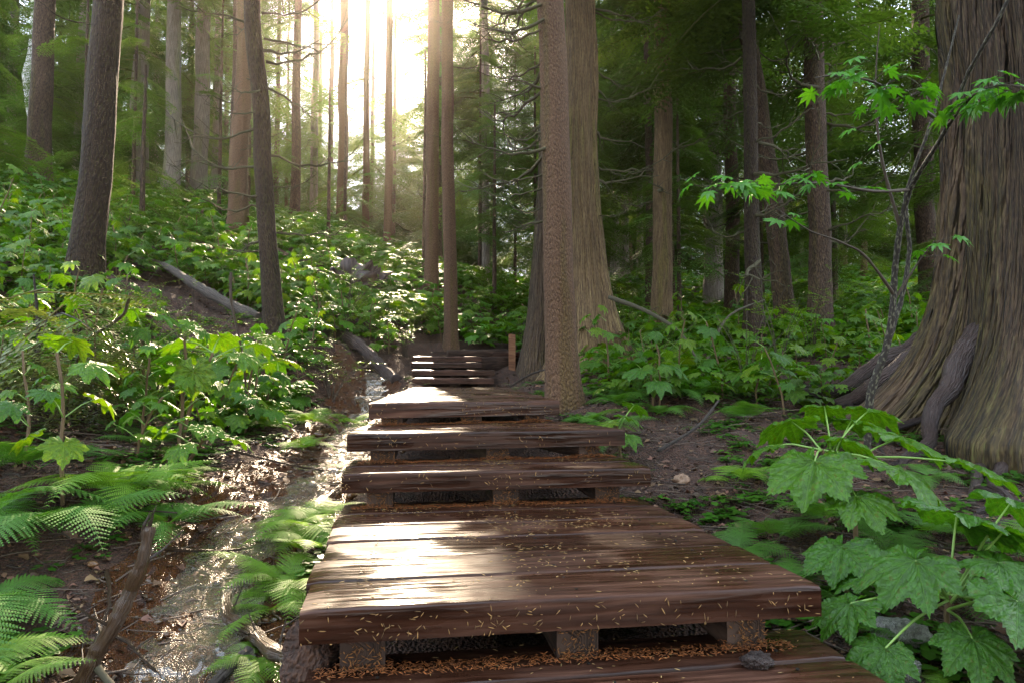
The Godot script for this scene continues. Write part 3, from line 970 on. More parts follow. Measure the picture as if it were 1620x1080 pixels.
func tree(called: String, label: String, x: float, z: float, r: float, h: float, bark: String, o := {}) -> Node3D:
	var t := thing(called, Vector3(x, ground(x, z), z), label, o.get("category", "tree"), o.get("group", ""))
	var lean: Vector2 = o.get("lean", Vector2.ZERO)
	var near: bool = z > -17.0
	var sd: int = o.get("sd", int(absf(x * 131.0 + z * 17.0)))
	var stringy := bark in ["cedar_bark", "giant_bark", "grey_bark", "bleached_wood"]
	var m := trunk_mesh(h, r, r * o.get("top", 0.35), o.get("flare", r * 0.5), o.get("fh", r * 2.2), o.get("lobes", 5), o.get("lobe", 0.35), o.get("segs", 40 if near else 18), o.get("rings", 90 if near else 30), o.get("amp", r * (0.07 if near else 0.05)), o.get("fu", 2.2 if not stringy else 3.5), o.get("fv", 2.5 if not stringy else 0.35), lean, r * o.get("wob", 0.35), sd, stringy, o.get("vscale", 0.45 if stringy else 1.5))
	part("trunk", m, M[bark], t)
	if o.has("low"): crown(t, h, o.low, o.get("reach", 2.4), o.get("step", 0.42), o.get("per", 3), lean, sd, o.get("thin", 0.0), o.get("tone", 1.0))
	if o.has("limbs"):
		var q: Array = o.limbs   # n, y0, y1, l0, l1, moss, angle, spread
		limbs(t, q[0], q[1], q[2], q[3], q[4], r, lean, sd + 1, q[5], q[6] if q.size() > 6 else 0.0, q[7] if q.size() > 7 else PI)
	return t

var SIGHTS := [[-11.24, -16.0, "tall grey trunk at far left"], [-5.03, -8.0, "stout dark hemlock"], [-12.3, -22.0, "pale thin trunk"], [-10.11, -20.0, "pale grey twin cedars"], [-6.09, -15.0, "brown trunk"], [-2.82, -8.0, "slender branchy hemlock"], [-6.05, -24.0, "trunk above the root mound"], [-3.675, -20.0, "thin reddish trunk under the sun"],
	[-1.66, -14.0, "rear straight trunk under the sun"], [-1.0, -11.0, "front straight trunk under the sun"], [-0.4, -10.0, "far steps"], [0.475, -6.3, "rough brown trunk"], [1.02, -9.3, "tan flared cedar"], [3.8, -24.0, "pale far pair"], [2.65, -12.0, "straight tan trunk"], [5.95, -20.0, "pale stout far trunk"], [3.2, -9.0, "slim mossy footed tree"], [4.5, -11.0, "dark leaning trunk"], [4.75, -10.5, "straight brown trunk"], [2.35, -4.3, "vine maple"], [4.2, -5.2, "giant cedar"]]

func seen_by(x: float, z: float) -> String:      # which landmark it is seen next to
	var a := x / -z
	var best := 9.0
	var out := ""
	for l in SIGHTS:
		var d: float = a + l[0] / l[1]
		if absf(d) < absf(best):
			best = d
			out = ("left of the " if d < -0.012 else "right of the " if d > 0.012 else "behind the ") + l[2]
	return out

func make_trees() -> void:
	# the giant at the right with its buttress roots
	var t := tree("giant_cedar", "enormous flared cedar trunk filling the right edge", 4.2, -5.2, 0.74, 24.0, "giant_bark", {"flare": 0.45, "fh": 0.6, "lobes": 8, "lobe": 1.0, "segs": 320, "rings": 240, "amp": 0.085, "fu": 7.0, "fv": 0.3, "wob": 0.1, "top": 0.5, "vscale": 0.35, "low": 11.0, "reach": 3.4, "sd": 5})
	rng.seed = 71
	for k in 22:
		var big := k % 2 == 0
		var a := lerpf(1.25, 4.6, k / 21.0) + rf(-0.07, 0.07)
		var dir := Vector3(cos(a), 0, sin(a))
		var pts := []
		var p := Vector3(4.2, 0, -5.2) + dir * (0.72 if big else 1.0)
		var n := rng.randi_range(8, 14)
		for i in n:
			var u := float(i) / (n - 1)
			pts.append(Vector3(p.x, ground(p.x, p.z) + (0.8 if big else 0.16) * pow(1.0 - u, 2.4) - 0.03 * u + rf(-0.012, 0.02), p.z) - t.position)
			dir = dir.rotated(UP, rf(-0.4, 0.4))
			p += dir * (0.15 if big else 0.17)
		var line := smooth(pts, 36)
		part("root", tube_mesh(line, rf(0.1, 0.15) if big else rf(0.03, 0.055), 0.009, 10, 0.1), M.root_bark, t)
		for e in 2:
			var i := rng.randi_range(12, 30)
			var q: Vector3 = line[i]
			var d2 := dir.rotated(UP, rf(-1.3, 1.3))
			var side := []
			for j in 6:
				var w := q + d2 * 0.11 * j + t.position
				side.append(Vector3(w.x, ground(w.x, w.z) + 0.03 - 0.012 * j, w.z) - t.position if j else q)
				d2 = d2.rotated(UP, rf(-0.5, 0.5))
			part("root", tube_mesh(smooth(side, 14), 0.02, 0.005, 6, 0.1), M.root_bark, t)
	# hemlocks and cedars, left to right
	tree("hemlock_tree", "stout dark hemlock trunk near the left edge, in front of the slope", -5.03, -8.0, 0.178, 21.0, "mossy_bark", {"lean": Vector2(0.05, 0.0), "low": 7.5, "flare": 0.07, "limbs": [7, 2.2, 6.0, 0.3, 0.9, false]})
	tree("hemlock_tree", "slender leaning hemlock with many bare branches, left of centre", -2.822, -8.0, 0.11, 18.0, "mossy_bark", {"lean": Vector2(-0.062, 0.0), "low": 7.0, "flare": 0.05, "wob": 0.7, "limbs": [26, 0.9, 5.5, 0.5, 1.4, true]})
	tree("hemlock_tree", "tall grey trunk high on the slope at the far left", -11.24, -16.0, 0.25, 24.0, "hemlock_bark", {"low": 7.0, "reach": 3.0, "limbs": [8, 2.0, 6.0, 0.4, 1.0, false]})
	tree("dead_snag", "bleached white broken snag behind the tall grey trunk", -14.9, -21.0, 0.3, 9.5, "bleached_wood", {"top": 0.8, "category": "dead tree", "wob": 1.5})
	tree("hemlock_tree", "pale thin trunk between the stout dark one and the grey pair", -12.3, -22.0, 0.2, 23.0, "grey_bark", {"low": 6.0})
	tree("cedar_tree", "pale grey cedar trunk upslope, left of its twin", -10.11, -20.0, 0.23, 24.0, "grey_bark", {"low": 6.5, "reach": 2.8})
	tree("cedar_tree", "pale grey cedar trunk upslope, right of its twin", -10.2, -22.0, 0.25, 25.0, "grey_bark", {"low": 7.0, "reach": 2.6})
	tree("hemlock_tree", "brown trunk just left behind the leaning branchy hemlock", -6.09, -15.0, 0.2, 23.0, "red_bark", {"low": 8.0, "lean": Vector2(0.015, 0), "limbs": [10, 2.0, 7.0, 0.5, 1.2, false]})
	tree("hemlock_tree", "thin trunk close behind the brown one, left of the branchy hemlock", -7.1, -17.2, 0.13, 21.0, "hemlock_bark", {"low": 4.0})
	tree("hemlock_tree", "far trunk upslope of the red root mound", -6.05, -24.0, 0.19, 24.0, "red_bark", {"low": 6.0, "thin": 0.3})
	tree("hemlock_tree", "thin reddish trunk standing alone under the sun gap", -3.675, -20.0, 0.125, 23.0, "red_bark", {"low": 9.0, "thin": 0.4, "limbs": [12, 3.0, 9.0, 0.4, 1.3, false]})
	tree("hemlock_tree", "rear of the two straight trunks under the sun", -1.66, -14.0, 0.145, 24.0, "red_bark", {"low": 10.0, "limbs": [8, 2.0, 7.0, 0.3, 1.0, false]})
	tree("hemlock_tree", "front of the two straight trunks under the sun, at the walkway", -1.0, -11.0, 0.112, 22.0, "red_bark", {"low": 9.5, "flare": 0.03, "lean": Vector2(-0.012, 0), "limbs": [6, 2.5, 6.0, 0.3, 1.0, false]})
	tree("hemlock_tree", "rough brown trunk rising beside the long landing, in front of the big cedar", 0.475, -6.3, 0.145, 20.0, "red_bark", {"lean": Vector2(-0.03, 0.0), "low": 6.0, "flare": 0.05, "amp": 0.008, "rings": 140, "limbs": [22, 1.7, 4.4, 0.5, 1.2, true, 2.7, 1.0]})
	tree("cedar_tree", "tan stringy barked cedar with wide flared foot right of the walkway", 1.02, -9.3, 0.23, 24.0, "cedar_bark", {"flare": 0.42, "fh": 0.7, "lobes": 4, "lobe": 0.55, "segs": 110, "rings": 140, "amp": 0.028, "fu": 3.5, "fv": 0.22, "low": 7.0, "reach": 3.0, "lean": Vector2(-0.012, 0), "limbs": [9, 2.0, 5.5, 0.5, 1.2, true, -0.2, 1.1]})
	tree("cedar_tree", "dark hollow cedar butt left behind the rough brown trunk", 0.42, -9.9, 0.17, 15.0, "giant_bark", {"flare": 0.24, "fh": 0.8, "lobes": 3, "lobe": 0.4, "segs": 80, "rings": 100, "amp": 0.02, "lean": Vector2(0.035, 0.0), "low": 8.0})
	tree("cedar_tree", "left stem of the pale far pair behind the tan cedar", 3.65, -24.0, 0.16, 22.0, "grey_bark", {"low": 6.0})
	tree("cedar_tree", "right stem of the pale far pair behind the tan cedar", 4.1, -24.6, 0.15, 22.0, "grey_bark", {"low": 6.0})
	tree("cedar_tree", "straight tan trunk right of the big flared cedar", 2.65, -12.0, 0.175, 23.0, "cedar_bark", {"low": 5.5, "reach": 2.8, "lean": Vector2(0.008, 0), "limbs": [10, 1.5, 5.0, 0.4, 1.3, true]})
	tree("hemlock_tree", "thin dark trunk just behind the straight tan one", 3.25, -16.0, 0.1, 20.0, "hemlock_bark", {"low": 3.5})
	tree("cedar_tree", "pale stout trunk far back at the right middle", 5.95, -20.0, 0.27, 24.0, "grey_bark", {"low": 5.0, "reach": 3.0})
	tree("hemlock_tree", "dark trunk behind the slim mossy footed tree", 5.2, -16.0, 0.17, 22.0, "hemlock_bark", {"low": 4.5, "reach": 3.0, "limbs": [8, 1.5, 6.0, 0.5, 1.4, true]})
	tree("hemlock_tree", "slim trunk with swollen mossy foot at the right middle", 3.2, -9.0, 0.1, 19.0, "mossy_bark", {"flare": 0.13, "fh": 0.45, "low": 5.0, "limbs": [12, 1.2, 4.5, 0.6, 1.5, true]})
	tree("hemlock_tree", "dark leaning trunk between slim mossy tree and straight brown one", 4.5, -11.0, 0.16, 20.0, "hemlock_bark", {"lean": Vector2(-0.12, 0.02), "low": 4.5, "reach": 2.8, "limbs": [8, 1.2, 5.0, 0.5, 1.3, true]})
	tree("hemlock_tree", "straight brown trunk left of the mossy maple sapling", 4.75, -10.5, 0.17, 22.0, "hemlock_bark", {"low": 4.6, "reach": 2.8, "limbs": [14, 1.5, 5.0, 0.6, 1.7, true]})
	tree("hemlock_tree", "shaded trunk in the gloom left of the giant cedar", 8.6, -14.0, 0.2, 22.0, "hemlock_bark", {"low": 3.0, "reach": 3.2})
	# the forest behind
	rng.seed = 4242
	var spots := []
	var guard := 0
	while spots.size() < 84 and guard < 6000:
		guard += 1
		var z := -rf(19.0, 50.0)
		var x := rf(-0.86, 0.86) * -z
		var ok := true
		for q in spots:
			if Vector2(x - q.x, z - q.y).length() < 2.4: ok = false
		var px := x / -z
		if absf(px + 0.15) < 0.035 and z > -34.0: ok = false
		if ok: spots.append(Vector2(x, z))
	var keep := rng.state
	for i in spots.size():
		var q: Vector2 = spots[i]
		rng.seed = 9000 + i
		var right := q.x > -q.y * 0.1
		var rr := rf(0.1, 0.24)
		var hh := rf(14.0, 22.0)
		var lw := rf(0.8, 3.0)
		var th := 0.0
		var bark: String = ["hemlock_bark", "red_bark", "grey_bark"][rng.randi_range(0, 2)]
		tree("forest_tree", {"hemlock_bark": "brown", "red_bark": "reddish", "grey_bark": "pale grey"}[bark] + (" slim" if rr < 0.16 else " stout") + " background conifer seen " + seen_by(q.x, q.y), q.x, q.y, rr, hh, bark, {"low": lw, "reach": rf(2.2, 3.4), "step": 0.34, "per": 4, "thin": th, "group": "background trees " + ("right" if right else "left")})
	# unseen conifers added around the viewpoint to keep the sky off what faces it
	var back := [[-7.0, 6.0], [-3.2, 8.5], [1.5, 7.5], [5.5, 8.5], [10.5, 4.0], [-10.5, 1.0], [-1.0, 12.0]]
	for i in back.size():
		rng.seed = 7700 + i
		tree("forest_tree", "unseen tall conifer added beside and behind the viewpoint to block sky light", back[i][0], back[i][1], rf(0.2, 0.3), rf(16.0, 21.0), "hemlock_bark", {"low": rf(2.0, 4.0), "reach": 3.6, "step": 0.4, "per": 4, "group": "unseen trees added behind the viewpoint"})
	# the wood beyond, which reads as one mass of boughs
	rng.seed = 606
	var mass := [[], [], [], []]
	var hue := [[], [], [], []]
	for k in 330:
		var z0 := -rf(38.0, 66.0)
		var x0 := rf(-0.9, 0.9) * -z0
		var g0 := ground(x0, z0)
		var hh0 := rf(8.0, 13.5)
		var y := rf(0.3, 1.2)
		while y < hh0:
			var len := (3.4 * (1.0 - y / hh0) + 0.7) * rf(0.7, 1.2)
			var dir := Basis(UP, rf(0, TAU))
			y += rf(0.25, 0.5)
			var p := Vector3(x0, g0 + y, z0)
			var foot := p - TO_SUN * ((p.y - 0.6) / TO_SUN.y)
			if foot.z > -9.5 and rng.randf() < in_gap(p): continue
			var v := rng.randi_range(0, 3)
			mass[v].append(Transform3D((dir * Basis(Vector3(0, 0, 1), rf(-0.35, 0.1))).scaled_local(Vector3.ONE * len / 1.5), p))
			var g := rf(0.7, 1.3)
			hue[v].append(Color(g, g, g * 0.9))
	for v in 4: tag(copies("distant_wood", boughs[v], M.needle_bough, self, mass[v], hue[v]), "dense green conifer wood filling the far background", "wood")
	# young hemlocks with boughs to the ground
	var young := [[-2.2, -17.0, 6.0], [-0.4, -15.5, 5.2], [0.6, -17.5, 7.0], [-0.9, -19.0, 7.5], [1.6, -15.0, 6.5], [-8.6, -13.5, 5.0], [-7.6, -17.5, 6.5], [-10.5, -13.0, 5.5], [-4.9, -18.0, 5.0], [7.6, -16.0, 6.5], [6.4, -13.8, 4.5], [9.5, -12.0, 6.0], [2.2, -18.5, 7.0], [4.4, -18.5, 6.0], [-13.0, -18.5, 7.0], [7.2, -10.2, 5.5], [0.1, -21.0, 8.0], [-3.0, -23.0, 6.0], [-6.9, -12.6, 3.6], [-9.0, -16.0, 6.0], [-12.5, -14.8, 6.5], [-5.2, -21.0, 7.0], [-8.0, -20.5, 8.0], [5.6, -15.2, 6.5], [3.5, -14.2, 5.5], [8.6, -18.0, 8.0], [6.9, -19.0, 8.0], [10.8, -15.5, 7.0]]
	for i in young.size():
		var q: Array = young[i]
		var lab: String = ("tall" if q[2] > 6.2 else "low") + " young hemlock with feathery boughs seen " + seen_by(q[0], q[1])
		tree("young_hemlock", lab, q[0], q[1], 0.055, q[2], "hemlock_bark", {"low": 0.35, "reach": 1.5, "step": 0.2, "per": 3, "group": "young hemlocks " + ("left" if q[0] < -1.5 else "middle" if q[0] < 1.0 else "right"), "tone": 1.25, "segs": 10, "rings": 14})

func tube_mesh(pts: Array, a: float, b: float, segs: int, rough := 0.12, vscale := 1.0) -> ArrayMesh:
	var s := Shape.new()
	s.tube(pts, tapered(pts.size(), a, b, rough), segs, true, vscale)
	return s.mesh()

# ------------------------------------------------------------------ undergrowth
func aim(dir: Vector3, up := UP) -> Basis:      # x axis along dir
	var x := dir.normalized()
	var z := x.cross(up).normalized()
	return Basis(x, z.cross(x), z)

func club_prototype(sd: int) -> Node3D:
	rng.seed = sd
	var t := Node3D.new()
	var h := rf(0.4, 0.85)
	var lean := Vector3(rf(-0.15, 0.15), 0, rf(-0.15, 0.15))
	var pts := []
	for i in 6:
		var u := i / 5.0
		pts.append(Vector3(lean.x * u * u, h * u - 0.06 * (1.0 - u), lean.z * u * u) + Vector3(rf(-1, 1), 0, rf(-1, 1)) * 0.012)
	part("stem", tube_mesh(pts, 0.011, 0.007, 5), M.thorny_stem, t)
	var n := rng.randi_range(8, 12)
	var mt: Material = M["club_leaf_%d" % (sd % 4)]
	for k in n:
		var u := lerpf(0.45, 1.0, float(k) / (n - 1))
		var a := k * 2.4 + rf(-0.4, 0.4)
		var p: Vector3 = pts[int(u * 5)]
		var out := Vector3(cos(a), 0, sin(a))
		var pl := rf(0.12, 0.26) * lerpf(1.15, 0.7, u)
		var tip := p + out * pl * 0.85 + Vector3(0, pl * rf(0.25, 0.7), 0)
		part("leaf_stalk", tube_mesh([p, p.lerp(tip, 0.5) + Vector3(0, 0.015, 0), tip], 0.004, 0.0028, 4), M.green_stalk, t)
		var size := rf(0.065, 0.155)
		var b := aim(out + Vector3(0, rf(-0.9, 0.05), 0)) * Basis(Vector3(1, 0, 0), rf(-0.45, 0.45))
		var yel := sd == 502 and k == 0
		part("leaf", leaf_lo[rng.randi_range(0, 2)], M.yellow_leaf if yel else mt if rng.randf() < 0.6 else M["club_leaf_%d" % rng.randi_range(0, 3)], t, Transform3D(b.scaled_local(Vector3.ONE * size), tip))
	return t

func off_path(x: float, z: float, margin: float) -> bool:
	if z < -10.0 and z > -11.6: return not (x > -1.6 - margin and x < 0.9)
	for P in PLAT:
		var poly := PackedVector2Array([Vector2(P.a.x, P.a.z), Vector2(P.b.x, P.b.z), Vector2(P.c.x, P.c.z), Vector2(P.d.x, P.d.z)])
		for q in [Vector2(margin, 0), Vector2(-margin, 0), Vector2.ZERO]:
			if Geometry2D.is_point_in_polygon(Vector2(x, z) + q, poly): return false
	return true

var LANDMARKS := [[-5.03, -8.0, "stout dark hemlock"], [-2.82, -8.0, "slender branchy hemlock"], [-4.7, -9.7, "grey fallen trunk"], [-2.1, -9.0, "brown fallen log"], [-1.3, -12.5, "two straight trunks"], [-3.2, -13.0, "root mound"],
	[-3.35, -4.75, "young cedar sprays"], [-1.6, -6.4, "creek bend"], [-6.09, -13.5, "brown trunk upslope"], [-2.1, -5.4, "curved dead stalk"], [-3.6, -6.4, "leafy hollow"], [1.02, -9.3, "tan flared cedar"], [3.2, -9.0, "slim mossy footed tree"],
	[4.75, -10.5, "straight brown trunk"], [2.65, -12.0, "straight tan trunk"], [4.02, -5.2, "giant cedar"], [2.0, -7.3, "arching bare branch"], [1.2, -6.0, "rough brown trunk"], [-7.5, -10.5, "leafy upper left slope"], [-8.6, -13.5, "young hemlock upslope"], [-10.5, -13.0, "leftmost young hemlock"], [-6.9, -12.6, "small young hemlock upslope"], [-5.2, -11.6, "fallen trunk's head"], [-4.6, -13.2, "root mound's left side"]]

func make_shrubs() -> void:
	var protos := []
	for k in 10: protos.append(club_prototype(500 + k))
	rng.seed = 777
	var placed := 0
	var spots := []
	var guard := 0
	while placed < 290 and guard < 40000:
		guard += 1
		var left := placed < 205
		var z := -lerpf(3.3, 13.5, pow(rng.randf(), 0.95)) if left else -lerpf(5.6, 13.0, rng.randf())
		var x := rf(-0.82, -0.08) * -z if left else rf(0.08, 0.72) * -z
		left = x < -0.3
		if not off_path(x, z, 0.3): continue
		if left and creek_at(x, z).x < 0.62: continue
		if left and z > -4.0 and x > -2.0: continue
		if Vector2(x + 2.95, z + 4.2).length() < 0.62: continue
		if not left and (z > -5.7 or x > 7.0): continue
		if not left and Vector2(x - 4.2, z + 5.2).length() < 1.6: continue
		if x > -1.5 and x < 0.9 and z > -10.3: continue
		if Geometry2D.get_closest_point_to_segment(Vector2(x, z), Vector2(-4.9, -9.2), Vector2(-3.3, -8.0)).distance_to(Vector2(x, z)) < 0.75: continue
		var ok := true
		for q in spots:
			if Vector2(x - q.x, z - q.y).length() < 0.22 + 0.012 * -z: ok = false; break
		if not ok: continue
		spots.append(Vector2(x, z))
		var keep := rng.state
		var o: Node3D = protos[placed % 10].duplicate()
		o.name = numbered("devils_club")
		add_child(o)
		rng.state = keep
		o.position = Vector3(x, ground(x, z) - 0.01, z)
		var sc := rf(0.65, 1.1) * (0.95 if not left else 1.0)
		o.transform.basis = Basis(UP, rf(0, TAU)).scaled(Vector3(sc, sc * rf(0.8, 1.1), sc))
		var where := ""
		var nearest := 1e9
		for l in LANDMARKS:
			var d := Vector2(x - l[0], z - l[1]).length()
			if d < nearest:
				nearest = d
				where = ("%s the " % ("in front of" if z > l[1] + 0.4 else "behind" if z < l[1] - 0.4 else "left of" if x < l[0] else "right of")) + l[2]
		var look: String = ("tall " if sc > 0.9 else "low ") + "devils club shrub " + ("with a yellow leaf " if placed % 10 == 2 else "")
		tag(o, look + where, "shrub", "devils club " + where)
		placed += 1
	for p in protos: p.free()
	# farther undergrowth, one mass
	var mass := Shape.new()
	mass.tinted = true
	rng.seed = 31
	for k in 9:
		var l := leaf_mesh(rf(0.1, 0.17), 30, 2, CLUB, 0.36, 0.0, 0.35, 0.08, k)
		var a := k * 2.4
		var b := Basis(UP, a) * Basis(Vector3(0, 0, 1), rf(-0.5, 0.1))
		var off := Vector3(cos(a) * rf(0.05, 0.28), rf(0.2, 0.55), -sin(a) * rf(0.05, 0.28))
		var first := mass.v.size()
		for i in l.v.size(): mass.add(b * l.v[i] + off, l.uv[i], l.c[i])
		for i in l.ix: mass.ix.append(i + first)
	var places := []
	var tints := []
	var mm := mass.mesh()
	for k in 7500:
		var z := -lerpf(5.0, 36.0, pow(rng.randf(), 0.9))
		var x := rf(-0.85, 0.85) * -z
		if not off_path(x, z, 0.35) or (x > -1.6 and x < 0.9 and z > -10.4) or (z > -10.0 and creek_at(x, z).x < 0.6): continue
		if Geometry2D.get_closest_point_to_segment(Vector2(x, z), Vector2(-4.9, -9.2), Vector2(-3.3, -8.0)).distance_to(Vector2(x, z)) < 0.8: continue
		if nz.get_noise_2d(x * 25.0, z * 25.0) < -0.3 or (x > 0 and z > -5.9): continue
		var sc := rf(0.7, 1.3) * (0.7 if z > -9.0 else 1.0)
		places.append(Transform3D(Basis(UP, rf(0, TAU)).scaled(Vector3(sc, sc, sc)), Vector3(x, ground(x, z) - 0.1, z)))
		var g := rf(0.7, 1.25)
		tints.append(Color(g * rf(0.8, 1.3), g, g * 0.9))
	tag(copies("undergrowth", mm, M.club_leaf_0, self, places, tints), "mass of broad green leaves covering the forest floor farther back", "undergrowth")

func make_bushes() -> void:
	# fine leaved huckleberry bushes between the broad leaves
	var spots := [[-2.6, -4.9, "left of the sunlit devils club"], [-3.9, -5.9, "behind the young cedar sprays"], [-3.3, -7.0, "in front of the slender branchy hemlock"], [-1.95, -7.4, "above the creek bend"], [-4.3, -7.6, "in front of the stout dark hemlock"], [-2.4, -9.9, "behind the brown fallen log"], [-5.9, -9.3, "left of the stout dark hemlock"], [-4.0, -10.6, "behind the grey fallen trunk"],
		[-1.55, -9.9, "left of the far steps"], [-1.7, -11.9, "between the two straight trunks"], [0.2, -12.3, "behind the upper walkway"], [1.6, -7.6, "right of the rough brown trunk"], [2.2, -6.4, "on the right bank before the arching branch"], [2.9, -7.4, "left of the slim mossy footed tree"], [3.6, -8.2, "right of the slim mossy footed tree"], [1.7, -10.2, "right of the tan flared cedar"], [5.4, -9.6, "in the shade left of the giant cedar"], [-6.5, -11.5, "high on the upper left slope"], [-0.75, -13.6, "straight beyond the upper walkway"], [-2.9, -6.1, "in the leafy hollow of the slope"]]
	var s := Shape.new()
	s.tinted = true
	var rim := [Vector2(0, 0), Vector2(0.3, 0.28), Vector2(0.7, 0.24), Vector2(1.0, 0), Vector2(0.7, -0.24), Vector2(0.3, -0.28)]
	s.add(Vector3(0.5, -0.04, 0))
	for q in rim: s.add(Vector3(q.x, 0.05 * absf(q.y) * 4.0 - 0.12 * q.x * q.x, q.y))
	for i in 6: s.tri(0, 1 + (i + 1) % 6, 1 + i)
	var leaf := s.mesh()
	for i in spots.size():
		var q: Array = spots[i]
		rng.seed = 3300 + i
		var t := thing("huckleberry_bush", Vector3(q[0], ground(q[0], q[1]), q[1]), "small leaved huckleberry bush " + q[2], "bush", "huckleberry bushes")
		var places := []
		var tints := []
		var h := rf(0.5, 1.0)
		for k in 9:
			var a := rf(0, TAU)
			var tip := Vector3(cos(a) * rf(0.1, 0.5), h * rf(0.6, 1.1), sin(a) * rf(0.1, 0.5))
			var line := smooth([Vector3(rf(-0.03, 0.03), -0.03, rf(-0.03, 0.03)), tip * Vector3(0.35, 0.55, 0.35), tip], 10)
			part("stem", tube_mesh(line, 0.006, 0.002, 4), M.twig, t)
			for e in 7:
				var p: Vector3 = line[rng.randi_range(4, 10)]
				var d := Vector3(rf(-1, 1), rf(-0.1, 0.5), rf(-1, 1)).normalized()
				var len := rf(0.08, 0.24)
				for l in 10:
					var u := (l + 1) / 10.0
					var side := 1.0 if l % 2 else -1.0
					var out := (d * 0.5 + d.cross(UP).normalized() * side + Vector3(0, rf(-0.3, 0.2), 0)).normalized()
					var sz := rf(0.018, 0.034)
					places.append(Transform3D((aim(out) * Basis(Vector3(1, 0, 0), rf(-0.4, 0.4))).scaled_local(Vector3.ONE * sz), p + d * len * u))
					var g := rf(0.75, 1.3)
					tints.append(Color(g * rf(0.9, 1.4), g, g * 0.8))
		copies("foliage", leaf, M.club_leaf_1, t, places, tints)

func make_seedlings() -> void:
	# small round-leaved ground plants in patches
	var s := Shape.new()
	s.tinted = true
	rng.seed = 12
	for k in 7:
		var a := k * 2.4
		var b := Basis(UP, a) * Basis(Vector3(0, 0, 1), rf(-0.3, 0.25))
		var off := Vector3(cos(a), 0, -sin(a)) * rf(0.005, 0.03) + Vector3(0, rf(0.015, 0.06), 0)
		var m := s.add(b * Vector3(0.018, 0.002, 0) + off)
		var n := 8
		for j in n:
			var t := TAU * j / n
			s.add(b * Vector3(0.018 - 0.018 * cos(t), 0.003 * (j % 2), 0.015 * sin(t)) + off)
		for j in n: s.tri(m, m + 1 + j, m + 1 + (j + 1) % n)
	var places := []
	var tints := []
	for k in 9000:
		var z := -rf(1.6, 9.0)
		var x := rf(-0.85, 0.85) * (-z + 0.3)
		if nz.get_noise_2d(x * 55.0 + 70.0, z * 55.0) < (0.12 if x > 0 else 0.0) or not off_path(x, z, 0.03): continue
		if x < 0 and creek_at(x, z).x < 0.42: continue
		var sc := rf(0.6, 1.5)
		places.append(Transform3D(Basis(UP, rf(0, TAU)).scaled(Vector3(sc, sc, sc)), Vector3(x, ground(x, z), z)))
		var g := rf(0.6, 1.2)
		tints.append(Color(g * rf(0.8, 1.2), g, g))
	tag(copies("ground_cover", s.mesh(), M.club_leaf_2, self, places, tints), "patches of tiny green plants on the forest floor", "ground cover")

func fern(at: Vector3, n: int, size: float, label: String, group: String, m: String, sd: int, arc := PI, mid := 0.0) -> void:
	rng.seed = sd
	var t := thing("lady_fern", at, label, "fern", group)
	for k in n:
		var a := mid + arc * (2.0 * (k + rf(0.2, 0.8)) / n - 1.0)
		var up := rf(0.15, 0.75)
		var b := aim(Vector3(cos(a), up, sin(a))) * Basis(Vector3(1, 0, 0), rf(-0.3, 0.3))
		var l := size * rf(0.7, 1.1)
		part("frond", fronds[rng.randi_range(0, 3)], M[m], t, Transform3D(b.scaled_local(Vector3(l, l, l)), Vector3(rf(-0.03, 0.03), 0, rf(-0.03, 0.03))))

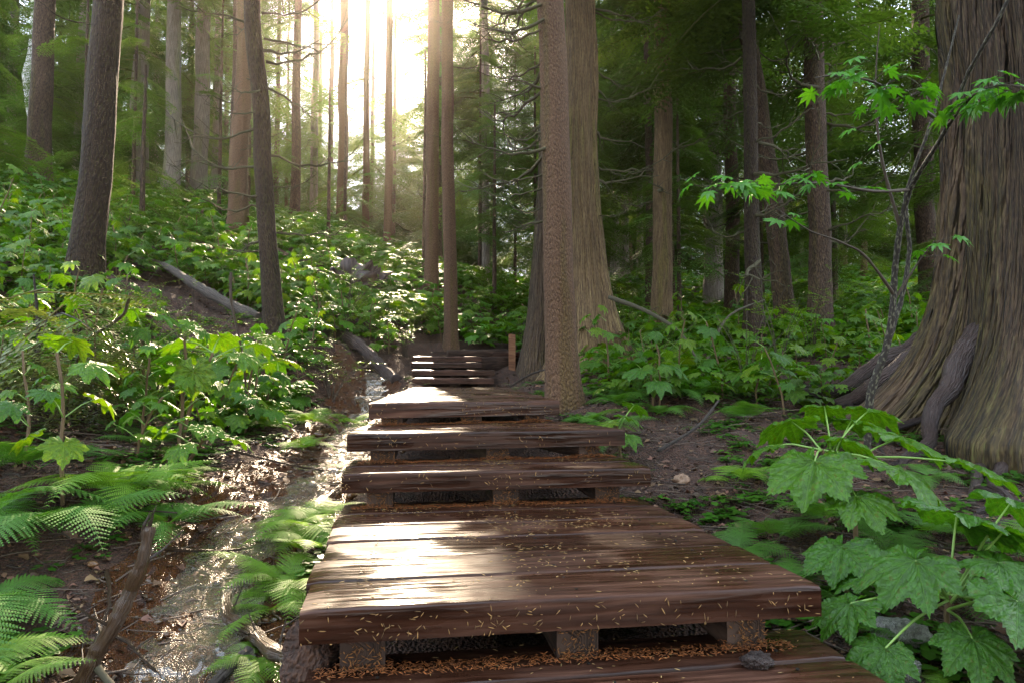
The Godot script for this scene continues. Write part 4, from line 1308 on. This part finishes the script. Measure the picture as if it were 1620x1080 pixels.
func make_ferns() -> void:
	# x, z, fronds, size, label
	var list := [
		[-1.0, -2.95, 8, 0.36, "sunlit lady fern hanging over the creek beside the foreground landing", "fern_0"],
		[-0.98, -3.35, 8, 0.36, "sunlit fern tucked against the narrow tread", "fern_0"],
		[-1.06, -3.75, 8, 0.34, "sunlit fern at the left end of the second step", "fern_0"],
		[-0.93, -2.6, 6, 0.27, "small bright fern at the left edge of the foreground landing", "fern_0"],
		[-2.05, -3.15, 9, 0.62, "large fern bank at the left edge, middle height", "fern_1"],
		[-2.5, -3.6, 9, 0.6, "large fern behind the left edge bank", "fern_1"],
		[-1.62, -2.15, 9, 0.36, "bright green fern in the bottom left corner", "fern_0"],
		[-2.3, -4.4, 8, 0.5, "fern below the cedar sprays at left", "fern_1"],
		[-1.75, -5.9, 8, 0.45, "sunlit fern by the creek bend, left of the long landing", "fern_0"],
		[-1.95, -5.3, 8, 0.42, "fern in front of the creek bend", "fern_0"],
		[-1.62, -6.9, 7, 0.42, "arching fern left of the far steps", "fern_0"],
		[0.75, -5.3, 8, 0.4, "fern at the foot of the rough brown trunk", "fern_1"],
		[0.95, -6.1, 8, 0.45, "fern right behind the rough brown trunk", "fern_1"],
		[1.25, -5.7, 8, 0.4, "mossy fern on the low bank right of the long landing", "fern_1"],
		[1.05, -3.2, 7, 0.3, "low fern right of the foreground landing", "fern_1"],
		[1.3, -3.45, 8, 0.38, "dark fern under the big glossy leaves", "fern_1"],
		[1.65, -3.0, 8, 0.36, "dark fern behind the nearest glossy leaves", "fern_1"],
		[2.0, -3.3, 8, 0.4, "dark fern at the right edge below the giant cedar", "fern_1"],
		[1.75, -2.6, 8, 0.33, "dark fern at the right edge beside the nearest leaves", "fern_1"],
		[1.32, -4.1, 6, 0.32, "thin upright fern on the bare litter at right", "fern_0"],
		[1.22, -2.45, 6, 0.24, "small fern between the glossy leaves and the landing", "fern_1"],
		[1.3, -2.0, 6, 0.2, "small fern by the grey stone in the bottom right corner", "fern_0"],
		[2.4, -4.0, 7, 0.34, "fern in front of the giant cedar's roots", "fern_1"],
		[0.78, -7.2, 7, 0.4, "fern between rough brown trunk and tan cedar", "fern_1"],
		[0.98, -6.6, 9, 0.5, "fern drooping beside the rough brown trunk, toward the tan cedar", "fern_1"],
		[1.5, -6.2, 9, 0.48, "fern on the right bank under the arching bare branch", "fern_1"],
		[0.68, -4.95, 8, 0.3, "low fern at the right edge of the long landing's near end", "fern_1"],
		[1.9, -5.6, 8, 0.42, "fern at the front of the right bank near the giant cedar's roots", "fern_1"],
		[-2.0, -3.45, 10, 0.5, "fern under the devils club at the left creek bank", "fern_0"],
		[-1.5, -4.9, 8, 0.34, "small fern where the creek bends, near the bank shrubs", "fern_0"],
		[-1.72, -3.35, 10, 0.55, "dense fern left of the creek, in front of the low devils club", "fern_1"],
		[-2.35, -3.0, 10, 0.6, "broad fern at the left frame edge above the corner fern", "fern_1"],
		[-2.0, -2.55, 10, 0.5, "fern at the left frame edge beside the broken snag", "fern_1"],
		[-1.85, -3.7, 9, 0.45, "fern between the low devils club and the creek", "fern_0"],
		[-1.78, -2.2, 9, 0.4, "second bright fern in the bottom left corner", "fern_0"],
		[-0.9, -4.3, 8, 0.34, "sunlit fern left of the joint between second step and long landing", "fern_0"],
		[-1.0, -3.1, 9, 0.4, "bright fern fanning out between creek and foreground landing", "fern_0"],
		[-1.08, -3.55, 9, 0.4, "bright fern fanning out beside the narrow tread", "fern_0"],
		[-2.2, -6.3, 8, 0.5, "fern among the sunlit shrubs above the creek bend", "fern_0"],
		[0.62, -5.6, 8, 0.38, "fern hugging the right edge of the long landing", "fern_1"],
		[1.6, -3.5, 9, 0.42, "dark fern between glossy leaves and the maple stem", "fern_1"],
		[1.12, -2.75, 8, 0.34, "dark fern against the right edge of the foreground landing", "fern_1"],
		[2.15, -2.95, 9, 0.42, "dark fern at the right frame edge, middle height", "fern_1"],
	]
	for i in list.size():
		var f: Array = list[i]
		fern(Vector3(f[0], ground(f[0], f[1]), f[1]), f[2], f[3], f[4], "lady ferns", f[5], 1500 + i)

func hero_leaf(t: Node3D, root: Vector3, at: Vector3, given: float, dir: Vector3, roll: float, m: String, k: int) -> void:
	# at: the middle of the blade
	var size := given * 1.08
	var b := aim(dir) * Basis(Vector3(1, 0, 0), roll)
	var join := at - b.x.normalized() * size * 0.3 + b.y.normalized() * size * 0.04
	var mid := root.lerp(join, 0.55) + Vector3(0, 0.02, 0)
	part("leaf_stalk", tube_mesh(smooth([root, mid, join], 8), 0.0055, 0.0035, 6, 0.05), M.green_stalk, t)
	part("leaf", leaf_hi[k % 3], M[m], t, Transform3D(b.scaled_local(Vector3.ONE * size), join))

func hero_club(label: String, stem: Array, leaves: Array, m: String, sd: int) -> void:
	rng.seed = sd
	var base: Vector3 = stem[0]
	base.y = minf(base.y, ground(base.x, base.z)) - 0.01
	var t := thing("devils_club", base, label, "shrub", "devils club close to the boardwalk")
	var pts := [Vector3.ZERO]
	for p in stem.slice(1): pts.append(p - base)
	var line := smooth(pts, 14)
	part("stem", tube_mesh(line, 0.013, 0.009, 7, 0.15), M.thorny_stem, t)
	for k in leaves.size():
		var l: Array = leaves[k]
		var at: Vector3 = l[0] - base
		var out := Vector3(at.x - line[-1].x, 0, at.z - line[-1].z)
		if out.length() < 0.02: out = Vector3(rf(-1, 1), 0, 1)
		out = out.normalized()
		if l.size() > 2: out = l[2]
		hero_leaf(t, line[line.size() - 1 - (k % 4)], at, l[1], out + Vector3(0, rf(-0.45, -0.2) if l.size() < 4 else l[3], 0), rf(-0.2, 0.2), l[4] if l.size() > 4 else m, k)

func make_heroes() -> void:
	hero_club("tall devils club with big glossy leaves on a thorny stem, right of the foreground landing", [Vector3(1.496, 0.2, -3.0), Vector3(1.5, 0.36, -3.02), Vector3(1.456, 0.55, -3.05), Vector3(1.4, 0.66, -3.1)], [
		[Vector3(1.27, 0.585, -2.92), 0.25], [Vector3(1.33, 0.74, -3.35), 0.2], [Vector3(1.55, 0.69, -3.12), 0.17], [Vector3(1.88, 0.68, -3.2), 0.24], [Vector3(1.68, 0.56, -2.85), 0.25], [Vector3(1.9, 0.79, -3.6), 0.19], [Vector3(1.75, 0.75, -3.5), 0.17], [Vector3(1.42, 0.48, -2.78), 0.18], [Vector3(1.16, 0.64, -3.25), 0.15], [Vector3(2.05, 0.58, -2.95), 0.2], [Vector3(1.6, 0.82, -3.5), 0.15]], "club_leaf_0", 11)
	hero_club("nearest devils club with wet glossy leaves in the bottom right corner", [Vector3(1.442, 0.05, -2.3), Vector3(1.452, 0.2, -2.32), Vector3(1.47, 0.26, -2.33)], [
		[Vector3(1.6, 0.49, -2.45), 0.24], [Vector3(1.26, 0.37, -2.22), 0.19], [Vector3(1.62, 0.37, -2.2), 0.2], [Vector3(1.5, 0.3, -2.0), 0.19], [Vector3(1.04, 0.25, -2.2), 0.14], [Vector3(1.08, 0.17, -2.05), 0.13], [Vector3(1.76, 0.43, -2.4), 0.2], [Vector3(1.36, 0.19, -2.04), 0.14], [Vector3(1.68, 0.23, -2.12), 0.16], [Vector3(1.24, 0.27, -2.5), 0.14], [Vector3(1.93, 0.5, -2.62), 0.2]], "club_leaf_2", 12)
	hero_club("low devils club with one wide leaf between fern and foreground landing at right", [Vector3(1.28, 0.1, -2.65), Vector3(1.27, 0.2, -2.64), Vector3(1.26, 0.24, -2.63)], [
		[Vector3(1.22, 0.325, -2.58), 0.18], [Vector3(1.42, 0.3, -2.75), 0.15], [Vector3(1.15, 0.22, -2.75), 0.1]], "club_leaf_2", 13)
	hero_club("sunlit devils club leaning over the creek with one glowing leaf", [Vector3(-2.126, 0.5, -4.4), Vector3(-2.08, 0.75, -4.4), Vector3(-2.0, 0.95, -4.38), Vector3(-1.93, 1.14, -4.4)], [
		[Vector3(-2.16, 1.19, -4.4), 0.17], [Vector3(-1.93, 1.22, -4.55), 0.16], [Vector3(-1.7, 1.11, -4.35), 0.16], [Vector3(-1.94, 0.97, -4.15), 0.16, Vector3(0.15, 0, 0.5), -1.2, "club_leaf_3"], [Vector3(-2.4, 1.14, -4.6), 0.17], [Vector3(-1.75, 1.2, -4.75), 0.15]], "club_leaf_1", 14)
	hero_club("devils club with spread leaves low at the left creek bank", [Vector3(-2.0, 0.4, -4.1), Vector3(-1.9, 0.5, -4.05), Vector3(-1.8, 0.62, -4.0)], [
		[Vector3(-1.75, 0.68, -3.95), 0.13], [Vector3(-1.98, 0.72, -3.95), 0.14], [Vector3(-1.85, 0.58, -3.8), 0.13], [Vector3(-2.15, 0.64, -4.15), 0.14], [Vector3(-1.62, 0.6, -4.1), 0.12]], "club_leaf_1", 15)
	hero_club("devils club in front of the stout dark hemlock, leaves held high", [Vector3(-2.75, 0.7, -5.0), Vector3(-2.7, 1.0, -5.0), Vector3(-2.68, 1.3, -5.0)], [
		[Vector3(-2.55, 1.42, -4.95), 0.17], [Vector3(-2.85, 1.46, -5.05), 0.16], [Vector3(-2.62, 1.3, -4.75), 0.16], [Vector3(-2.4, 1.33, -5.1), 0.16], [Vector3(-2.95, 1.32, -4.85), 0.16]], "club_leaf_0", 16)
	hero_club("devils club in front of the slender leaning hemlock", [Vector3(-2.2, 0.62, -5.6), Vector3(-2.15, 0.95, -5.6), Vector3(-2.1, 1.2, -5.6)], [
		[Vector3(-1.95, 1.28, -5.5), 0.16], [Vector3(-2.3, 1.3, -5.6), 0.17], [Vector3(-2.1, 1.22, -5.3), 0.17], [Vector3(-1.85, 1.1, -5.75), 0.15]], "club_leaf_3", 17)
	hero_club("small devils club right of the second step", [Vector3(0.75, 0.45, -4.75), Vector3(0.74, 0.58, -4.74), Vector3(0.72, 0.66, -4.72)], [
		[Vector3(0.62, 0.66, -4.62), 0.11, Vector3(-1, 0, 0.2), -0.3, "club_leaf_3"], [Vector3(0.82, 0.7, -4.7), 0.13], [Vector3(0.78, 0.58, -4.55), 0.12], [Vector3(0.9, 0.76, -4.95), 0.13]], "club_leaf_0", 18)
	hero_club("devils club with drooping leaves beside the rough brown trunk", [Vector3(1.2, 0.6, -5.9), Vector3(1.22, 0.85, -5.9), Vector3(1.2, 1.0, -5.9)], [
		[Vector3(1.05, 1.02, -5.75), 0.17], [Vector3(1.4, 1.05, -5.8), 0.17], [Vector3(1.2, 0.92, -5.6), 0.16], [Vector3(1.1, 1.08, -6.2), 0.16], [Vector3(1.5, 0.9, -6.1), 0.15]], "club_leaf_2", 19)
	# the maple sapling
	var stem := [Vector3(2.277, 0.5, -4.4), Vector3(2.282, 0.888, -4.35), Vector3(2.35, 1.128, -4.3), Vector3(2.376, 1.363, -4.25), Vector3(2.371, 1.633, -4.2), Vector3(2.356, 1.888, -4.1), Vector3(2.361, 2.093, -4.0), Vector3(2.355, 2.219, -3.8), Vector3(2.338, 2.327, -3.6), Vector3(2.313, 2.515, -3.4), Vector3(2.321, 2.673, -3.2), Vector3(2.359, 2.832, -3.1)]
	var base := Vector3(2.277, ground(2.277, -4.4), -4.4)
	var t := thing("vine_maple", base, "slender vine maple with lichen spotted stem in front of the giant cedar", "tree")
	var off := func(a: Array) -> Array: return a.map(func(p): return p - base)
	part("trunk", tube_mesh(smooth(off.call(stem), 60), 0.026, 0.007, 12, 0.14, 2.0), M.lichen_bark, t)
	part("trunk", tube_mesh(smooth(off.call([Vector3(2.36, 1.2, -4.28), Vector3(2.46, 1.45, -4.3), Vector3(2.5, 1.8, -4.25), Vector3(2.42, 2.1, -4.15), Vector3(2.5, 2.5, -4.0), Vector3(2.62, 3.1, -3.9)]), 40), 0.016, 0.005, 10, 0.14, 2.0), M.lichen_bark, t)
	var arms := [
		[Vector3(2.356, 1.888, -4.1), Vector3(2.198, 2.284, -4.0), Vector3(2.117, 2.662, -3.9), Vector3(2.097, 2.987, -3.8)],
		[Vector3(2.361, 2.093, -4.0), Vector3(2.03, 2.03, -3.8), Vector3(1.655, 2.02, -3.6), Vector3(1.345, 1.98, -3.5), Vector3(1.083, 1.946, -3.4), Vector3(0.96, 1.93, -3.35)],
		[Vector3(2.338, 2.327, -3.6), Vector3(2.021, 2.38, -3.4), Vector3(1.723, 2.4, -3.2), Vector3(1.494, 2.385, -3.1), Vector3(1.383, 2.35, -3.05)],
		[Vector3(2.338, 2.327, -3.6), Vector3(2.273, 2.375, -3.3), Vector3(2.283, 2.34, -3.1), Vector3(2.35, 2.279, -3.0)],
		[Vector3(2.378, 1.442, -4.25), Vector3(2.505, 1.673, -4.2), Vector3(2.565, 1.811, -4.1)],
		[Vector3(2.37, 1.5, -4.22), Vector3(2.1, 1.75, -4.1), Vector3(1.75, 1.83, -3.95), Vector3(1.5, 1.95, -3.85)]]
	rng.seed = 88
	var maple := [[1, 0.4, 0.74, 14], [1, 0.82, 1.0, 16], [2, 0.35, 0.98, 26], [3, 0.3, 1.0, 30], [4, 0.7, 1.0, 4], [0, 0.3, 0.6, 3], [5, 0.85, 1.0, 3]]
	var lines := []
	for a in arms:
		var l := smooth(off.call(a), 26)
		lines.append(l)
		part("branch", tube_mesh(l, 0.011, 0.0025, 6, 0.15), M.twig, t)
	for q in maple:
		for k in q[3]:
			var u := lerpf(q[1], q[2], (k + 0.5) / q[3])
			var p: Vector3 = lines[q[0]][int(u * 26)]
			var a := rf(0, TAU)
			var out := Vector3(cos(a), rf(-0.3, 0.15), sin(a)).normalized()
			var tip := p + out * rf(0.04, 0.16) + Vector3(0, rf(-0.04, 0.04), 0)
			part("leaf_stalk", tube_mesh([p, p.lerp(tip, 0.5) + Vector3(0, 0.006, 0), tip], 0.0022, 0.0012, 4, 0.0), M.twig, t)
			part("leaf", leaf_maple[rng.randi_range(0, 2)], M.maple_leaf, t, Transform3D((aim(out + Vector3(0, rf(-0.7, -0.1), 0)) * Basis(Vector3(1, 0, 0), rf(-0.5, 0.5))).scaled_local(Vector3.ONE * rf(0.06, 0.1)), tip))
	# cedar sprays at the left: a young cedar leaning into view
	rng.seed = 61
	var cb := Vector3(-3.35, ground(-3.35, -4.75), -4.75)
	t = thing("young_cedar", cb, "young cedar with fine drooping sprays at the left edge", "tree")
	part("trunk", tube_mesh(smooth([Vector3(0, -0.05, 0), Vector3(0.05, 0.4, 0), Vector3(0.02, 0.9, 0.03)], 12), 0.025, 0.006, 8), M.root_bark, t)
	var places := []
	var tints := []
	for k in 2: part("branch", tube_mesh(smooth([Vector3(0.02, 0.5 - 0.2 * k, 0.0), Vector3(0.3, 0.62 - 0.2 * k, 0.15 + 0.2 * k), Vector3(0.6, 0.5 - 0.2 * k, 0.3 + 0.2 * k)], 10), 0.009, 0.003, 5), M.root_bark, t)
	for k in 44:
		var y := rf(0.05, 0.85)
		var a := rf(-2.4, 1.2)
		var l := rf(0.22, 0.42)
		var b := Basis(UP, a) * Basis(Vector3(0, 0, 1), rf(-0.45, 0.3)) * Basis(Vector3(1, 0, 0), rf(-0.3, 0.3))
		places.append(Transform3D(b.scaled_local(Vector3(l, l, l)), Vector3(rf(0, 0.6), y * rf(0.75, 1.0), rf(-0.15, 0.5))))
		var g := rf(0.7, 1.3)
		tints.append(Color(g, g, g))
	copies("foliage", bough_mesh(1.6, 0.6, 22, 0.3, 0.1, 260), M.cedar_spray, t, places, tints)

# ------------------------------------------------------------------ logs, sticks, stones, litter
func stick(called: String, label: String, category: String, pts: Array, a: float, b: float, m: String, segs := 10, twigs := 0, group := "") -> Node3D:
	var base: Vector3 = pts[0]
	var t := thing(called, base, label, category, group)
	var rel := pts.map(func(p): return p - base)
	var line := smooth(rel, 40)
	part("wood", tube_mesh(line, a, b, segs, 0.16, 0.7), M[m], t)
	for k in twigs:
		var i := rng.randi_range(6, 38)
		var d := Vector3(rf(-1, 1), rf(-0.2, 1), rf(-1, 1)).normalized()
		var l := rf(0.05, 0.2)
		part("twig", tube_mesh([line[i], line[i] + d * l * 0.5, line[i] + d * l + Vector3(0, 0.02, 0)], a * 0.22, a * 0.08, 5), M[m], t)
	return t

func make_debris() -> void:
	rng.seed = 1234
	stick("fallen_log", "grey fallen trunk lying down the slope behind the stout dark hemlock", "log", [Vector3(-5.77, ground(-5.77, -10.5) + 0.12, -10.5), Vector3(-5.1, ground(-5.1, -10.0) + 0.25, -10.0), Vector3(-4.4, ground(-4.4, -9.4) + 0.22, -9.4), Vector3(-3.68, ground(-3.68, -8.9) + 0.14, -8.9), Vector3(-3.2, ground(-3.2, -8.6) + 0.08, -8.6)], 0.04, 0.08, "log_wood", 12, 3)
	stick("fallen_log", "brown fallen log beside the far steps, half hidden by leaves", "log", [Vector3(-2.75, ground(-2.75, -9.5) + 0.05, -9.5), Vector3(-2.1, ground(-2.1, -9.1) + 0.1, -9.1), Vector3(-1.6, ground(-1.6, -8.75) + 0.08, -8.75), Vector3(-1.45, ground(-1.45, -8.6) + 0.02, -8.6)], 0.09, 0.075, "root_bark", 14)
	var snag := stick("broken_snag", "upright splintered snag at the creek edge, lower left", "branch", [Vector3(-1.45, -0.1, -2.28), Vector3(-1.39, 0.07, -2.33), Vector3(-1.335, 0.17, -2.34), Vector3(-1.31, 0.26, -2.38), Vector3(-1.27, 0.36, -2.38), Vector3(-1.265, 0.47, -2.41)], 0.032, 0.02, "wet_stick", 9, 6)
	for k in 5: part("splinter", tube_mesh([Vector3(0.17, 0.53, -0.12) + Vector3(rf(-1, 1), 0, rf(-1, 1)) * 0.012, Vector3(0.18, 0.58, -0.125) + Vector3(rf(-1, 1), 0, rf(-1, 1)) * 0.014, Vector3(0.19, rf(0.59, 0.64), -0.125) + Vector3(rf(-1, 1), 0, rf(-1, 1)) * 0.016], 0.008, 0.0015, 5), M.wet_stick, snag)
	var low := func(x: float, z: float, up: float) -> Vector3: return Vector3(x, ground(x, z) + up, z)
	stick("sunken_log", "wet log in the creek reaching the corner of the foreground landing", "log", [low.call(-0.66, -2.4, 0.06), low.call(-0.86, -2.52, 0.06), low.call(-1.0, -2.7, 0.05), low.call(-1.15, -2.82, 0.035), low.call(-1.25, -3.05, 0.0)], 0.03, 0.026, "wet_stick", 10, 4)
	stick("sunken_branch", "pale straight stick lying in the creek, lower left", "branch", [low.call(-1.08, -2.2, 0.02), low.call(-1.05, -2.4, 0.04), low.call(-0.99, -2.62, 0.05)], 0.016, 0.022, "log_wood", 9, 2)
	stick("mossy_branch", "thin mossy branch across the bottom of the creek", "branch", [low.call(-1.4, -2.33, 0.08), low.call(-1.27, -2.25, 0.07), low.call(-1.15, -2.28, 0.02), low.call(-1.02, -2.2, 0.04), low.call(-0.9, -2.22, 0.02), low.call(-0.78, -2.2, 0.03)], 0.013, 0.005, "mossy_twig", 7, 6)
	for q in [[-1.55, -2.6, -1.2, -2.45, "across the creek edge above the splintered snag"], [-1.6, -3.2, -1.1, -3.5, "across the creek below the low devils club"], [-1.75, -4.3, -1.0, -4.55, "across the creek left of the second step"], [-1.7, -2.9, -1.35, -2.2, "along the left creek bank beside the snag"], [-1.5, -5.0, -1.05, -5.4, "across the creek at its bend"]]:
		stick("fallen_twig", "dark wet twig lying " + q[4], "twig", [low.call(q[0], q[1], 0.03), low.call(lerpf(q[0], q[2], 0.4), lerpf(q[1], q[3], 0.3), 0.06), low.call(lerpf(q[0], q[2], 0.7), lerpf(q[1], q[3], 0.75), 0.04), low.call(q[2], q[3], 0.02)], 0.009, 0.004, "wet_stick", 6, 7)
	stick("dead_stalk", "bare curved dead stalk above the left shrubs", "stalk", [Vector3(-2.0, ground(-2.0, -5.2), -5.2), Vector3(-2.04, 1.05, -5.2), Vector3(-2.1, 1.35, -5.2), Vector3(-2.15, 1.55, -5.2), Vector3(-2.155, 1.78, -5.2)], 0.007, 0.011, "wet_stick", 6)
	stick("dead_stalk", "crooked bare stalk over the cedar sprays at left", "stalk", [Vector3(-3.0, ground(-3.0, -4.6), -4.6), Vector3(-2.95, 1.05, -4.6), Vector3(-2.84, 1.26, -4.6), Vector3(-2.7, 1.34, -4.6), Vector3(-2.62, 1.41, -4.6), Vector3(-2.585, 1.55, -4.6)], 0.006, 0.011, "wet_stick", 6)
	stick("dead_branch", "long bare branch slanting down over the shrubs right of the tan cedar", "branch", [Vector3(1.2, 1.95, -8.4), Vector3(1.6, 1.75, -8.1), Vector3(1.95, 1.45, -7.8), Vector3(2.1, 1.0, -7.5)], 0.03, 0.012, "mossy_twig", 8, 5)
	stick("dead_branch", "forked bare branch arching over the right bank shrubs", "branch", [Vector3(2.0, 0.95, -7.2), Vector3(2.15, 1.3, -7.3), Vector3(2.4, 1.65, -7.5), Vector3(2.9, 1.85, -7.8)], 0.018, 0.008, "mossy_twig", 7, 6)
	stick("dead_branch", "pale stick leaning up on the litter in front of the right bank", "branch", [Vector3(1.0, 0.48, -4.7), Vector3(1.35, 0.62, -5.0), Vector3(1.6, 0.8, -5.3)], 0.012, 0.009, "log_wood", 7, 2)
	stick("dead_branch", "dry curved branch at the foot of the rough brown trunk", "branch", [Vector3(-0.02, 0.86, -8.0), Vector3(0.2, 1.0, -7.6), Vector3(0.42, 1.06, -7.1), Vector3(0.62, 1.02, -6.8)], 0.012, 0.008, "log_wood", 7, 6)
	# stones
	var s := Shape.new()
	for q in [["stone", "round brown stone on the litter right of the narrow tread", Vector3(1.05, 0.0, -4.25), Vector3(0.055, 0.042, 0.05), "brown_stone", 1], ["stone", "pale grey stone under the nearest glossy leaves", Vector3(1.2, 0.0, -2.17), Vector3(0.07, 0.05, 0.06), "stone", 2], ["stone", "flat grey stone behind the pale one at lower right", Vector3(1.3, 0.0, -2.32), Vector3(0.09, 0.045, 0.07), "stone", 3]]:
		s = Shape.new()
		lump(s, Vector3(0, q[3].y * 0.5, 0), q[3], 14, 20, 0.35, q[5])
		var o := part(q[0], s.mesh(), M[q[4]], self)
		o.position = Vector3(q[2].x, ground(q[2].x, q[2].z), q[2].z)
		tag(o, q[1], "stone")
	s = Shape.new()
	lump(s, Vector3(0, 0.012, 0), Vector3(0.045, 0.022, 0.032), 20, 30, 0.28, 6)
	var cl := part("debris_clump", s.mesh(), M.root_bark, self)
	cl.position = Vector3(0.7, 0.172, -1.99)
	tag(cl, "brown clump of debris lying on the nearest landing", "clump")
	# red rotten root mound on the slope
	s = Shape.new()
	lump(s, Vector3.ZERO, Vector3(0.8, 0.36, 0.6), 30, 44, 1.0, 17)
	var mound := thing("root_mound", Vector3(-3.2, ground(-3.2, -13.0) - 0.02, -13.0), "dark reddish upturned root mound on the slope left of the twin trunks", "stump")
	part("soil", s.mesh(), M.root_bark, mound)
	for k in 9:
		var a := rf(0, TAU)
		var d := Vector3(cos(a), rf(0.1, 0.7), sin(a))
		part("root", tube_mesh(smooth([d * 0.3, d * 0.75 + Vector3(0, 0.1, 0), d * rf(0.9, 1.25) + Vector3(0, -0.15, 0)], 10), 0.05, 0.012, 7), M.root_bark, mound)
	# litter: twigs and dead leaf scraps
	var tw := []
	for v in 3:
		rng.seed = 90 + v
		s = Shape.new()
		var pts := []
		for i in 5: pts.append(Vector3(i / 4.0 - 0.5, rf(-0.02, 0.05), rf(-0.06, 0.06)))
		s.tube(pts, tapered(5, 0.02, 0.009), 5)
		s.tinted = true
		tw.append(s.mesh())
	rng.seed = 95
	for v in 3:
		var places := []
		var tints := []
		for k in 1500:
			var z := -rf(1.6, 9.5)
			var x := rf(-0.8, 0.8) * (-z + 0.4)
			if not off_path(x, z, 0.02): continue
			if x < -3.0 and rng.randf() < 0.6: continue
			var l := rf(0.06, 0.32) if rng.randf() < 0.85 else rf(0.3, 0.6)
			places.append(Transform3D((Basis(UP, rf(0, TAU)) * Basis(Vector3(0, 0, 1), rf(-0.15, 0.15))).scaled_local(Vector3(l, rf(0.1, 0.28), rf(0.1, 0.28))), Vector3(x, ground(x, z) + 0.012, z)))
			var g := rf(0.5, 1.6)
			tints.append(Color(0.075, 0.05, 0.036) * g)
		tag(copies("twig_litter", tw[v], M.litter, self, places, tints), "thin dead twigs strewn over the forest floor", "twigs")
	s = Shape.new()
	var edge := 7
	s.tinted = true
	s.add(Vector3(0, 0.1, 0))
	for i in edge: s.add(Vector3(cos(TAU * i / edge) * (1.3 if i == 0 else 0.8 + 0.2 * (i % 2)), 0.25 * (i % 3) - 0.15, sin(TAU * i / edge) * 0.6))
	for i in edge: s.tri(0, 1 + (i + 1) % edge, 1 + i)
	var places := []
	var tints := []
	for k in 15000:
		var z := -rf(1.4, 10.0)
		var x := rf(-0.8, 0.85) * (-z + 0.4)
		if not off_path(x, z, 0.0): continue
		var l := rf(0.006, 0.022) if rng.randf() < 0.85 else rf(0.02, 0.04)
		places.append(Transform3D(Basis.from_euler(Vector3(rf(-0.5, 0.5), rf(0, TAU), rf(-0.5, 0.5))).scaled_local(Vector3(l, l, l)), Vector3(x, ground(x, z) + 0.008, z)))
		var g := rf(0.4, 1.6)
		tints.append(Color(0.12, 0.06 * rf(0.8, 1.2), 0.032) * g)
	tag(copies("leaf_litter", s.mesh(), M.litter, self, places, tints), "brown scraps of dead leaves and bark on the forest floor", "litter")

func _ready() -> void:
	set_view()
	nz.noise_type = FastNoiseLite.TYPE_SIMPLEX_SMOOTH
	nz.frequency = 0.02
	nz.fractal_octaves = 3
	nz.seed = 7
	make_materials()
	make_ground()
	make_creek()
	rng.seed = 5
	make_boardwalk()
	make_kit()
	make_trees()
	make_shrubs()
	make_bushes()
	make_seedlings()
	make_ferns()
	make_heroes()
	make_debris()
	rng.seed = 6
	make_needles()
